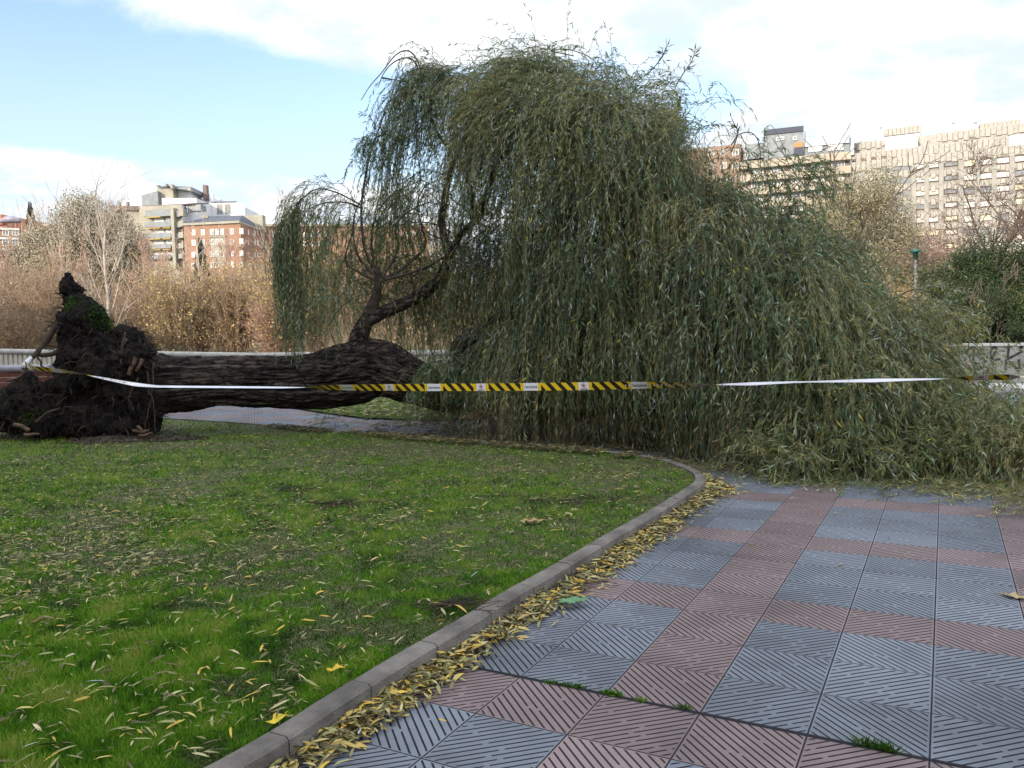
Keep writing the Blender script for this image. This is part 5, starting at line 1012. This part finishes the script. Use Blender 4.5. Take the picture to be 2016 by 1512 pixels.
# ------------------------------------------------------------------ barrier tape
TA = P(300, 760, 12.55); TB_ = P(2016, 743, 7.7); TWD = .095
tap = [(48, 716, 13.0), (62, 724, 12.98), (100, 728, 12.95), (160, 736, 12.9), (215, 747, 12.8), (268, 757, 12.7), (310, 761, 12.52)]
line_pt = lambda px_: (lambda r_: TA[:2]+(TB_-TA)[:2]*np.linalg.solve(np.array([[r_[0], -(TB_-TA)[0]], [r_[1], -(TB_-TA)[1]]]), TA[:2])[1])(ray(px_, 700))
ctr = [(310, 761.), (560, 763), (700, 763), (940, 762.5), (1100, 761), (1250, 758.5), (1400, 757.5), (1470, 756), (1560, 752.5), (1700, 749.5), (1850, 746), (1950, 743), (2016, 742.5), (2120, 741)]
cx_, cy_ = zip(*ctr); pxs = np.linspace(312, 2120, 230); pts = []
for q in pxs:
    a = line_pt(q); pts.append(P(q, np.interp(q, cx_, cy_), a[1]))
pre = catmull([P(*q) for q in tap], 40); pts = np.vstack([pre[:-1], np.array(pts)]); pxall = np.concatenate([np.interp(np.linspace(0, 1, 40), np.linspace(0, 1, len(tap)), [q[0] for q in tap])[:-1], pxs])
tw = np.radians(np.interp(pxall, [48, 70, 130, 160, 185, 268, 310, 450, 560, 600, 640, 720, 850, 1120, 1230, 1290, 1340, 1385, 1420, 1480, 1590, 1720, 1830, 1868, 1900, 1990, 2010, 2040, 2120],
                              [40, 45, 55, 75, 105, 128, 110, 108, 105, 95, 48, 28, 6, 4, 25, 42, 58, 74, 99, 111, 98, 113, 99, 90, 66, 54, 95, 112, 112]))
T = nrm(np.gradient(pts, axis=0)); tocam = nrm(np.array([0, 0, CAMH])-pts); tocam = nrm(tocam-T*(tocam*T).sum(1, keepdims=True)); upv = np.cross(tocam, T)*1.0
upv = upv*np.sign(upv[:, 2:3]); wv = upv*np.cos(tw)[:, None]+tocam*np.sin(tw)[:, None]; nv_ = np.cross(T, wv); nv_ = nrm(nv_)
face = -nv_ if (nv_[100]*tocam[100]).sum() < 0 else nv_
arc = np.concatenate([[0], np.cumsum(np.linalg.norm(np.diff(pts, axis=0), axis=1))]); at = lambda q: np.interp(q, pxall, arc)
Sref = at(947); HALF = (at(1149)-at(947))/2
Uc = (arc-Sref)/HALF
n_ = len(pts)
def ribbon(off, flip):
    V = np.vstack([pts+wv*TWD/2+face*off, pts-wv*TWD/2+face*off]); i = np.arange(n_-1); q = np.stack([i, i+n_, i+n_+1, i+1], 1); q = q if not flip else q[:, ::-1]
    uv = np.vstack([np.stack([Uc, np.ones(n_)], 1), np.stack([Uc, np.zeros(n_)], 1)]); return V, q, uv
m = bpy.data.materials.new('striped_tape'); m.use_nodes = True; t = m.node_tree; b = t.nodes['Principled BSDF']; lk = t.links.new
uvn = N(t, 'ShaderNodeUVMap'); se = N(t, 'ShaderNodeSeparateXYZ'); lk(uvn.outputs[0], se.inputs[0]); U, Vv = se.outputs[0], se.outputs[1]
ph_ = mathn(t, 'FRACT', mathn(t, 'MULTIPLY', mathn(t, 'ADD', U, mathn(t, 'MULTIPLY', Vv, .13)), 5.0)); yel = mathn(t, 'GREATER_THAN', ph_, .5)
m2_ = mathn(t, 'ABSOLUTE', mathn(t, 'SUBTRACT', mathn(t, 'FLOORED_MODULO', mathn(t, 'ADD', U, .5), 2.0), .5)); sym = mathn(t, 'LESS_THAN', m2_, .095)
m3_ = mathn(t, 'ABSOLUTE', mathn(t, 'SUBTRACT', mathn(t, 'FLOORED_MODULO', mathn(t, 'ADD', U, .5), 2.0), 1.5)); acc_ = mathn(t, 'LESS_THAN', m3_, .14); wbx = mathn(t, 'MAXIMUM', sym, acc_)
near = mathn(t, 'LESS_THAN', mathn(t, 'MINIMUM', mathn(t, 'SUBTRACT', m2_, .095), mathn(t, 'SUBTRACT', m3_, .14)), .06)
mA = N(t, 'ShaderNodeMix', data_type='RGBA'); lk(mathn(t, 'MAXIMUM', yel, near), mA.inputs[0]); mA.inputs[6].default_value = (.015, .013, .01, 1); mA.inputs[7].default_value = (.62, .43, .015, 1)
mB = N(t, 'ShaderNodeMix', data_type='RGBA'); lk(wbx, mB.inputs[0]); lk(mA.outputs[2], mB.inputs[6]); mB.inputs[7].default_value = (.62, .62, .66, 1)
lk(mB.outputs[2], b.inputs['Base Color']); b.inputs['Roughness'].default_value = .35
M_tapewhite = mat('white_tape_back', (.44, .44, .49), rough=.35, c2=(.54, .54, .59), scale=3)
tape = thing('barrier_tape', 'yellow and black striped barrier tape stretched past the fallen tree and tied to a root', 'barrier tape', (0, 0, 0))
V, q, uv = ribbon(.0006, False); mesh_np('striped_face', V, q, m, tape, uv=uv); V, q, uv = ribbon(-.0006, True); mesh_np('white_face', V, q, M_tapewhite, tape, uv=uv)
tb = TB(); tb.add(px3([(62, 704, 13.1), (56, 711, 13.05), (49, 718, 13.02), (46, 724, 13.0)]), [.03, .042, .04, .028], 10); tb.build('knot', M_tapewhite, tape, disp=.03, freq=20)
# printing on the white boxes
def at_tape(u):
    s_ = Sref+u*HALF; f_ = lambda arr: np.array([np.interp(s_, arc, arr[:, k]) for k in range(3)]); return f_(pts), nrm(f_(T)), nrm(f_(wv)), nrm(f_(face))
M_print = mat('black_print', (.03, .03, .035), rough=.5); M_redp = mat('red_print', (.45, .03, .03), rough=.5)
for k in range(-3, 12):
    u = float(k); c, tt, ww, ff = at_tape(u)
    if not (560 < np.interp(Sref+u*HALF, arc, pxall) < 1400 or 1900 < np.interp(Sref+u*HALF, arc, pxall) < 2000): continue
    Mx = Matrix((( *[0]*0, tt[0], ww[0], ff[0], c[0]+ff[0]*.003), (tt[1], ww[1], ff[1], c[1]+ff[1]*.003), (tt[2], ww[2], ff[2], c[2]+ff[2]*.003), (0, 0, 0, 1)))
    if k % 2:
        cu = bpy.data.curves.new('printed_word', 'FONT'); cu.body = 'acciona'; cu.size = .052; cu.align_x = 'CENTER'; cu.align_y = 'CENTER'; cu.offset = .0006
        tmp = bpy.data.objects.new('tmpt', cu); C.objects.link(tmp); dg = bpy.context.evaluated_depsgraph_get(); dg.update(); me = bpy.data.meshes.new_from_object(tmp.evaluated_get(dg)); bpy.data.objects.remove(tmp)
        me.name = 'printed_word'; me.transform(Matrix.Translation((.010, 0, 0))); me.materials.append(M_print); o = bpy.data.objects.new('printed_word', me); C.objects.link(o); o.matrix_world = Mx; o.parent = tape
        m_ = MB(); a = [(-.082, -.022), (-.082, .012), (-.074, .024), (-.062, .026)]
        for i in range(3):
            (x0, y0), (x1, y1) = a[i], a[i+1]; m_.poly([(x0-.002, y0, 0), (x1-.002, y1, 0), (x1+.002, y1, 0), (x0+.002, y0, 0)])
        o = m_.build('printed_mark', M_print, tape); o.matrix_world = Mx
    else:
        m_ = MB(); an = np.linspace(0, 2*np.pi, 25)
        for i in range(24): m_.poly([(.019*math.cos(an[i]), .019*math.sin(an[i])+.008, 0), (.019*math.cos(an[i+1]), .019*math.sin(an[i+1])+.008, 0), (.025*math.cos(an[i+1]), .025*math.sin(an[i+1])+.008, 0), (.025*math.cos(an[i]), .025*math.sin(an[i])+.008, 0)])
        m_.poly([(-.016, .022, .0003), (-.012, .025, .0003), (.016, -.006, .0003), (.012, -.009, .0003)])
        o = m_.build('prohibition_ring', M_redp, tape); o.matrix_world = Mx
        m_ = MB(); m_.poly([(.010*math.cos(x_), .010*math.sin(x_)+.008, -.0003) for x_ in an[:-1]]); m_.poly([(-.045, -.040, 0), (.045, -.040, 0), (.045, -.031, 0), (-.045, -.031, 0)]); o = m_.build('printed_symbol', M_print, tape); o.matrix_world = Mx

# ------------------------------------------------------------------ grass, fallen leaves, weeds
gr = np.random.default_rng(17)
def scatter_px(n, poly, z, x0, x1, y0, y1, r=gr):
    """positions whose density follows nearness to the camera"""
    px_ = r.uniform(x0, x1, n); py_ = r.uniform(y0, y1, n); rx = F_[None]*FPX+R_[None]*(px_-1008)[:, None]-U_[None]*(py_-756)[:, None]; t_ = (z-CAMH)/rx[:, 2]; p_ = rx[:, :2]*t_[:, None]
    k = inpoly(p_[:, 0], p_[:, 1], poly); return p_[k]
def patch(p_): return fbm(np.stack([p_[:, 0]*1.1, p_[:, 1]*1.1, 0*p_[:, 0]], 1), 4, 31)
lawn_in = np.vstack([offset(KO, .12), [[-30, 14], [-30, 0], [-12, -3]]])
p_ = np.vstack([scatter_px(560000, lawn_in, LZ, -250, 1400, 815, 1640), scatter_px(60000, lawn_in, LZ, -250, 1400, 1100, 1700)])
pt = patch(p_); dist = np.linalg.norm(p_, axis=1); fine = fbm(np.stack([p_[:, 0]*7, p_[:, 1]*7, 0*pt], 1), 3, 5); k = (gr.uniform(size=len(p_)) < .85+.5*smooth(.36, .55, pt)+.3*smooth(7, 4, dist)); p_ = p_[k]; pt = pt[k]; dist = dist[k]; fine = fine[k]; n = len(p_)
ln = (.013+.018*smooth(.38, .62, pt)+.012*smooth(.4, .65, fine))*gr.uniform(.5, 1.5, n)*(1+.05*dist); wd = .0028*(1+.22*dist)*gr.uniform(.7, 1.2, n); dd = nrm(gr.normal(0, .62, (n, 3))+[0, 0, 1])
base = np.stack([p_[:, 0], p_[:, 1], np.full(n, LZ-.004)], 1); sd_ = nrm(np.cross(dd, gr.normal(size=(n, 3))))*wd[:, None]; V = np.stack([base-sd_*.5, base+sd_*.5, base+dd*ln[:, None]+gr.normal(0, .2, (n, 3))*ln[:, None]*[1, 1, 0]], 1).reshape(-1, 3)
tone = np.clip(.34+1.15*(pt-.5)+1.7*(fine-.5)+gr.normal(0, .20, n)+.10*smooth(9, 5, dist), .02, .95)
print('blades', n)
tag(mesh_np('lawn_grass', V, np.arange(3*n).reshape(-1, 3), M_blade, attrs={'tone': np.repeat(tone, 3)}), 'short uneven green grass of the lawn in the left foreground', 'grass', kind='stuff')
p_ = scatter_px(70000, lawn2, .04, 440, 1500, 765, 830); n = len(p_); d_ = np.linalg.norm(p_, axis=1); base = np.stack([p_[:, 0], p_[:, 1], np.full(n, .035)], 1); dd = nrm(gr.normal(0, .6, (n, 3))+[0, 0, 1]); sd_ = nrm(np.cross(dd, gr.normal(size=(n, 3))))*.009
V = np.stack([base-sd_, base+sd_, base+dd*gr.uniform(.02, .07, n)[:, None]], 1).reshape(-1, 3); tag(mesh_np('far_grass', V, np.arange(3*n).reshape(-1, 3), M_blade, attrs={'tone': np.repeat(np.clip(gr.normal(.62, .3, n), 0, 1), 3)}), 'yellowish grass strip seen beneath the fallen trunk', 'grass', kind='stuff')
# fallen willow leaves
M_fallen = tone_mat('fallen_leaves', [(0, (.045, .028, .012)), (.2, (.10, .085, .035)), (.45, (.19, .19, .065)), (.62, (.32, .29, .15)), (.78, (.34, .235, .05)), (.9, (.44, .29, .035)), (1, (.36, .40, .40))], rough=.6)
def litter(name, p_, z, label, tones, size=(.05, .11), lift=.02, wf=.16):
    n = len(p_); a = gr.uniform(0, 6.283, n); d_ = np.stack([np.cos(a), np.sin(a), gr.normal(.02, .16, n)], 1); pos = np.stack([p_[:, 0], p_[:, 1], z+gr.uniform(.004, lift, n)], 1); ln = size if isinstance(size, np.ndarray) else gr.uniform(*size, n)
    nn = nrm(np.cross(d_, gr.normal(0, .45, (n, 3))+[0, 0, 1])); w_ = ln*gr.uniform(.7, 1.3, n)*wf; cv_ = gr.normal(0, .12, n)*ln; d_ = nrm(d_)
    q0 = pos-d_*ln[:, None]*.5; q3 = pos+d_*ln[:, None]*.5+nn*cv_[:, None]; c1_ = pos-d_*(ln*.18)[:, None]+np.array([0, 0, 1])*(ln*.05)[:, None]; c2_ = pos+d_*(ln*.2)[:, None]+np.array([0, 0, 1])*(ln*.05)[:, None]+nn*(cv_*.5)[:, None]
    V = np.stack([q0, c1_+nn*w_[:, None]*.5, c2_+nn*w_[:, None]*.45, q3, c2_-nn*w_[:, None]*.45, c1_-nn*w_[:, None]*.5], 1); zf = z+.002; V[..., 2] = np.maximum(V[..., 2], zf); V = V.reshape(-1, 3); b6 = np.arange(n)[:, None]*6
    Fq = np.concatenate([b6+np.array([0, 1, 2, 5]), b6+np.array([5, 2, 3, 4])], 0) if False else np.concatenate([b6+np.array([0, 1, 5, 5])*0+np.array([0, 1, 2, 5]), b6+np.array([2, 3, 4, 5])], 0)
    return tag(mesh_np(name, V, Fq, M_fallen, attrs={'tone': np.repeat(tones, 6)}), label, 'leaves', kind='stuff')
pA = scatter_px(92000, lawn_in, LZ, -250, 1400, 815, 1500); dA = np.linalg.norm(pA, axis=1); ptA = patch(pA); kA = gr.uniform(size=len(pA)) < (.04+.96*smooth(4.6, 8.2, dA-.35*(pA[:, 0]+1)))*(.42+.35*smooth(.66, .44, ptA+gr.normal(0, .05, len(pA))))*(.35+1.3*smooth(.4, .6, fbm(np.stack([pA[:, 0]*6, pA[:, 1]*6, 0*ptA], 1), 3, 91)))+.5*smooth(9, 11.5, dA); pA = pA[kA]
pB = scatter_px(1400, lawn_in, LZ, -250, 1400, 1000, 1700)
pl_ = np.vstack([pA, pB]); dl_ = np.linalg.norm(pl_, axis=1); n = len(pl_); base_t = np.concatenate([gr.choice([.12, .30, .45, .6, .78], len(pA), p=[.30, .28, .22, .10, .10])+gr.normal(0, .05, len(pA)), gr.choice([.12, .42, .56, .78, .88, 1.0], len(pB), p=[.34, .28, .16, .14, .07, .01])+gr.normal(0, .03, len(pB))])
litter('lawn_leaf_litter', pl_, LZ+.016, 'fallen slender willow leaves scattered over the lawn', np.clip(base_t, 0, 1), lift=.03, size=np.concatenate([gr.uniform(.022, .07, len(pA)), gr.uniform(.04, .10, len(pB))]), wf=.13)
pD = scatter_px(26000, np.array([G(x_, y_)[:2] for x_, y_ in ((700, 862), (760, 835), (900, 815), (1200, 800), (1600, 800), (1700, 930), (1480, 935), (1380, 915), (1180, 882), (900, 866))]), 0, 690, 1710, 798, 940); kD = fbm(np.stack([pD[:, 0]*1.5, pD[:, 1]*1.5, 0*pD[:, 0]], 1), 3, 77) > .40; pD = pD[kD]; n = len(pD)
litter('paving_debris', pD, .004, 'mat of broken leaves and bits darkened as contact shade beneath the fallen crown', np.clip(gr.choice([.02, .08, .2, .45], n, p=[.35, .35, .2, .1])+gr.normal(0, .03, n), 0, 1), lift=.05, size=(.04, .13))  # leaf bits coloured darker to deepen the contact shadow under the crown
# drift of yellow leaves against the kerb
sg = gr.uniform(0, 1, 60000); s_ = sg*seg[-1]; base2 = np.stack([np.interp(s_, seg, KO[:, k]) for k in (0, 1)], 1); tk = nrm(np.stack([np.interp(s_+.05, seg, KO[:, k])-np.interp(s_-.05, seg, KO[:, k]) for k in (0, 1)], 1)); nk = np.stack([tk[:, 1], -tk[:, 0]], 1)
tip = G(1385, 945)[:2]; stip = seg[np.argmin(np.linalg.norm(KO-tip, axis=1))]; 
wdt = .10+.13*fbm(np.stack([s_*1.1, 0*s_, 0*s_], 1), 3, 3)+.17*np.exp(-((s_-stip+.45)/.6)**2)+.08*smooth(2.2, 3.2, s_); w_ = np.abs(gr.normal(0, .55, len(s_)))*wdt; wdt = wdt*.62; w_ = w_*.62; kk = (s_ < stip+2.6) & (w_ < wdt*1.9) & (gr.uniform(size=len(s_)) < np.where(s_ > stip+.3, .2, .30+.5*smooth(.38, .6, fbm(np.stack([s_*3.1, 5+0*s_, 0*s_], 1), 3, 8)))); dr = (base2+nk*(w_+.006)[:, None])[kk]; wk = w_[kk]; wt = wdt[kk]
n = len(dr); a = litter('kerb_leaf_drift', dr, .004, 'drift of yellow and olive leaves piled along the kerb', np.clip(gr.choice([.08, .25, .45, .62, .76, .88, 1.], n, p=[.26, .20, .14, .12, .19, .085, .005])+gr.normal(0, .03, n), 0, 1), lift=.02, size=(.05, .10))
vv = np.empty(len(a.data.vertices)*3, np.float32); a.data.vertices.foreach_get('co', vv); vv = vv.reshape(-1, 6, 3); vv[..., 2] += (gr.uniform(0, 1, n)*.055*np.clip(1-wk/(wt*1.2), 0, 1))[:, None]; a.data.vertices.foreach_set('co', vv.ravel()); a.data.update()
# a few single leaves and crumbs on the paving
pp = np.array([G(x_, y_)[:2] for x_, y_ in ((1295, 1148), (1280, 1085), (1655, 1118), (1615, 1307), (1645, 1012), (1750, 1065), (1540, 1068), (1480, 1075), (870, 1428), (1060, 1275), (1700, 1305), (1930, 1020), (1720, 1010), (1210, 1235), (1900, 952), (1460, 990), (1500, 1030), (1560, 985), (1330, 1120))]); litter('paving_leaves', pp, .004, 'few single slender leaves lying on the paving', gr.choice([.15, .5, .85, .6], len(pp)), size=(.04, .08))
# broad leaves, each its own thing
def broadleaf(label, px_, py_, z, size, col, rot, name='broad_leaf', curl=.25, lobes=0):
    c = G(px_, py_, z); mt = mat('leaf_'+name, col, c2=tuple(v*.7 for v in col), scale=30, rough=.6); m_ = MB(); nr, na = 5, 22; vs = [(0, 0, .012)]
    for i in range(1, nr+1):
        for j in range(na):
            a = j/na*2*math.pi; rr = size*.5*(i/nr)*((1-.28*abs(math.sin(a)))+(.22*math.cos(lobes*a) if lobes else .05*math.sin(5*a))); x_, y_ = rr*math.cos(a)*1.15, rr*math.sin(a)*.75; vs.append((x_, y_, .012+curl*(y_*y_)/size*2.2+.006*math.sin(x_*90)+.004*random.random()))
    m_.v = vs; m_.f = [(0, 1+j, 1+(j+1) % na) for j in range(na)]+[(1+(i-1)*na+j, 1+i*na+j, 1+i*na+(j+1) % na, 1+(i-1)*na+(j+1) % na) for i in range(1, nr) for j in range(na)]
    o = m_.build('leaf_blade', mt, sm=True); t = thing(name, label, 'leaf', tuple(c)); o.parent = t; t.rotation_euler = (0, 0, rot)
    tb = TB(); tb.add([(size*.45, 0, .013), (size*.7, .01, .015), (size*.85, .02, .008)], .0018, 5); s2 = tb.build('stalk', mt, t); md = o.modifiers.new('s', 'SOLIDIFY'); md.thickness = .0012
broadleaf('green broad leaf curled on the grey paving beside the leaf drift', 1128, 1186, .03, .16, (.10, .22, .10), .25, curl=.12)
broadleaf('large tan withered leaf on the lawn near the kerb bend', 1048, 1028, LZ+.02, .16, (.30, .19, .09), .1, lobes=5)
broadleaf('crumpled yellow leaf on the lawn beside the kerb foot', 660, 1322, LZ+.02, .075, (.55, .36, .03), .4, lobes=5)
broadleaf('bright yellow leaf pressed against the near end of the kerb', 545, 1422, LZ+.02, .085, (.50, .38, .02), 1.0, lobes=5)
broadleaf('brown crumpled leaf near the left edge of the lawn', 75, 1225, LZ+.02, .07, (.16, .07, .035), .7, lobes=5)
broadleaf('brownish dry leaf at the right edge of the paving', 1998, 1178, 0, .12, (.36, .26, .13), 2.2, lobes=5)
broadleaf('yellow green leaf on the lawn under the middle of the tape', 1185, 892, LZ+.02, .16, (.26, .30, .05), .1)
# weeds in the open joint
def weed(label, px0, py0, px1, py1, n, h, tone, name='weed_tuft', cat='weed'):
    a, b_ = G(px0, py0), G(px1, py1); f_ = gr.uniform(0, 1, n); pos = a+(b_-a)*f_[:, None]+gr.normal(0, .006, (n, 3))*[1, 1, 0]; c = (a+b_)/2; d_ = gr.normal(0, .9, (n, 3))+[0, 0, 1]; d_[:, 2] = np.abs(d_[:, 2]); V, Fc = leaves(pos-c, d_, gr.uniform(.4, 1.2, n)*h, .0045, gr, .3)
    o = mesh_np(name, V, Fc, M_blade, attrs={'tone': np.repeat(np.clip(gr.normal(tone, .15, n), 0, 1), 4)}); o.location = c; tag(o, label, cat)
weed('low row of dark green weeds in the open paving joint nearest the kerb', 1075, 1343, 1155, 1357, 170, .026, .25)
weed('small green weed in the open paving joint between two red tiles', 1188, 1364, 1222, 1371, 120, .030, .45)
weed('tiny yellowish weed next along the open joint', 1250, 1376, 1272, 1381, 60, .022, .7)
weed('small dark weed in the open joint under a blue tile corner', 1335, 1392, 1358, 1397, 70, .024, .3)
weed('dark straggly weed clump in the open joint at the bottom right', 1690, 1466, 1762, 1481, 210, .045, .2)
weed('wispy dark twigs and withered grass on the middle of the lawn', 630, 1000, 680, 990, 1, .01, .1) if False else None
# loose soil heaps beside the roots
M_clod = mat('loose_soil', (.018, .014, .011), c2=(.05, .04, .028), scale=14, rough=1, bump=.8)
def heap(label, px_, py_, w, h, seed):
    c = G(px_, py_, LZ); r_ = np.random.default_rng(seed); n = 900; a = r_.uniform(0, 6.28, n); rr = np.sqrt(r_.uniform(0, 1, n)); x_ = rr*np.cos(a)*w; y_ = rr*np.sin(a)*w*.45; z_ = h*(1-rr)*r_.uniform(.3, 1, n); s_ = r_.uniform(.006, .03, n)
    m_ = []; P0 = np.stack([x_, y_, z_-.01], 1); m_.append(prisms(P0, P0+nrm(r_.normal(size=(n, 3)))*s_[:, None]*1.6, s_, s_*.5, 5)); V, Fc = merge(m_)
    g2, gy = np.meshgrid(np.linspace(-1, 1, 40), np.linspace(-1, 1, 24)); R2 = np.sqrt(g2**2+gy**2); zz2 = h*.8*np.clip(1-R2, 0, 1)*(.6+.8*fbm(np.stack([g2*4, gy*4, 0*g2], -1), 3, seed))-.02*(R2 > .9); GV = np.stack([g2*w, gy*w*.45, zz2], -1).reshape(-1, 3); i = np.arange(39*23); rr_i = i//39; cc = i % 39; a_ = rr_i*40+cc
    V2, F2 = merge([(V, Fc), (GV, np.stack([a_, a_+1, a_+41, a_+40], 1))]); o = mesh_np('soil_heap', V2, F2, M_clod); o.location = c; tag(o, label, 'soil heap')
heap('low dark heap of loose soil on the grass right of the root plate', 345, 866, .55, .13, 1)
heap('loose dark soil spilled below the middle of the root plate', 215, 868, .95, .12, 2)
heap('dark soil mound at the left foot of the root plate', 40, 866, .55, .20, 3)

def twigclump(label, px_, py_, w, n, seed):
    r_ = np.random.default_rng(seed); c = G(px_, py_, LZ+.02); a = r_.normal(0, 1, (n, 3))*[w*.5, w*.22, .006]; a[:, 2] = np.abs(a[:, 2])+.004; th = r_.normal(0, .5, n); d_ = np.stack([np.cos(th), np.sin(th), r_.normal(.05, .12, n)], 1); ln = r_.uniform(.05, .2, n)
    b_ = a+d_*ln[:, None]; b_[:, 2] = np.maximum(b_[:, 2], .004); V, Fc = prisms(a, b_, .0028, .0014, 3); o = mesh_np('twig_clump', V, Fc, M_hair); o.location = c; tag(o, label, 'twigs', kind='stuff')
twigclump('dark tangle of broken twigs on the middle of the lawn', 655, 992, .34, 90, 1)
twigclump('brownish streak of twigs on the lawn in line with the kerb bend', 1150, 985, .6, 120, 2)
twigclump('withered brown twigs against the lawn side of the kerb', 878, 1192, .22, 70, 3)
twigclump('small dark twigs on the lawn upper left of the dark tangle', 570, 965, .3, 40, 4)
pF = scatter_px(9000, lawn2, .04, 440, 1500, 765, 830); litter('far_lawn_litter', pF, .06, 'withered stalks and leaves lying on the strip of grass beneath the trunk', np.clip(gr.choice([.1, .25, .5, .62], len(pF))+gr.normal(0, .04, len(pF)), 0, 1), lift=.05, size=(.08, .2), wf=.1)
sg = gr.uniform(0, 1, 26000)*seg[-1]; b2 = np.stack([np.interp(sg, seg, KO[:, k]) for k in (0, 1)], 1); tk = nrm(np.stack([np.interp(sg+.05, seg, KO[:, k])-np.interp(sg-.05, seg, KO[:, k]) for k in (0, 1)], 1)); nk = np.stack([tk[:, 1], -tk[:, 0]], 1); of = gr.uniform(-.34, .02, len(sg)); k_ = (sg > stip+.25) & (sg < stip+9) & (fbm(np.stack([b2[:, 0]*2.2, b2[:, 1]*2.2, 0*of], 1), 3, 15) > .42-.06*smooth(3, 0, sg-stip))
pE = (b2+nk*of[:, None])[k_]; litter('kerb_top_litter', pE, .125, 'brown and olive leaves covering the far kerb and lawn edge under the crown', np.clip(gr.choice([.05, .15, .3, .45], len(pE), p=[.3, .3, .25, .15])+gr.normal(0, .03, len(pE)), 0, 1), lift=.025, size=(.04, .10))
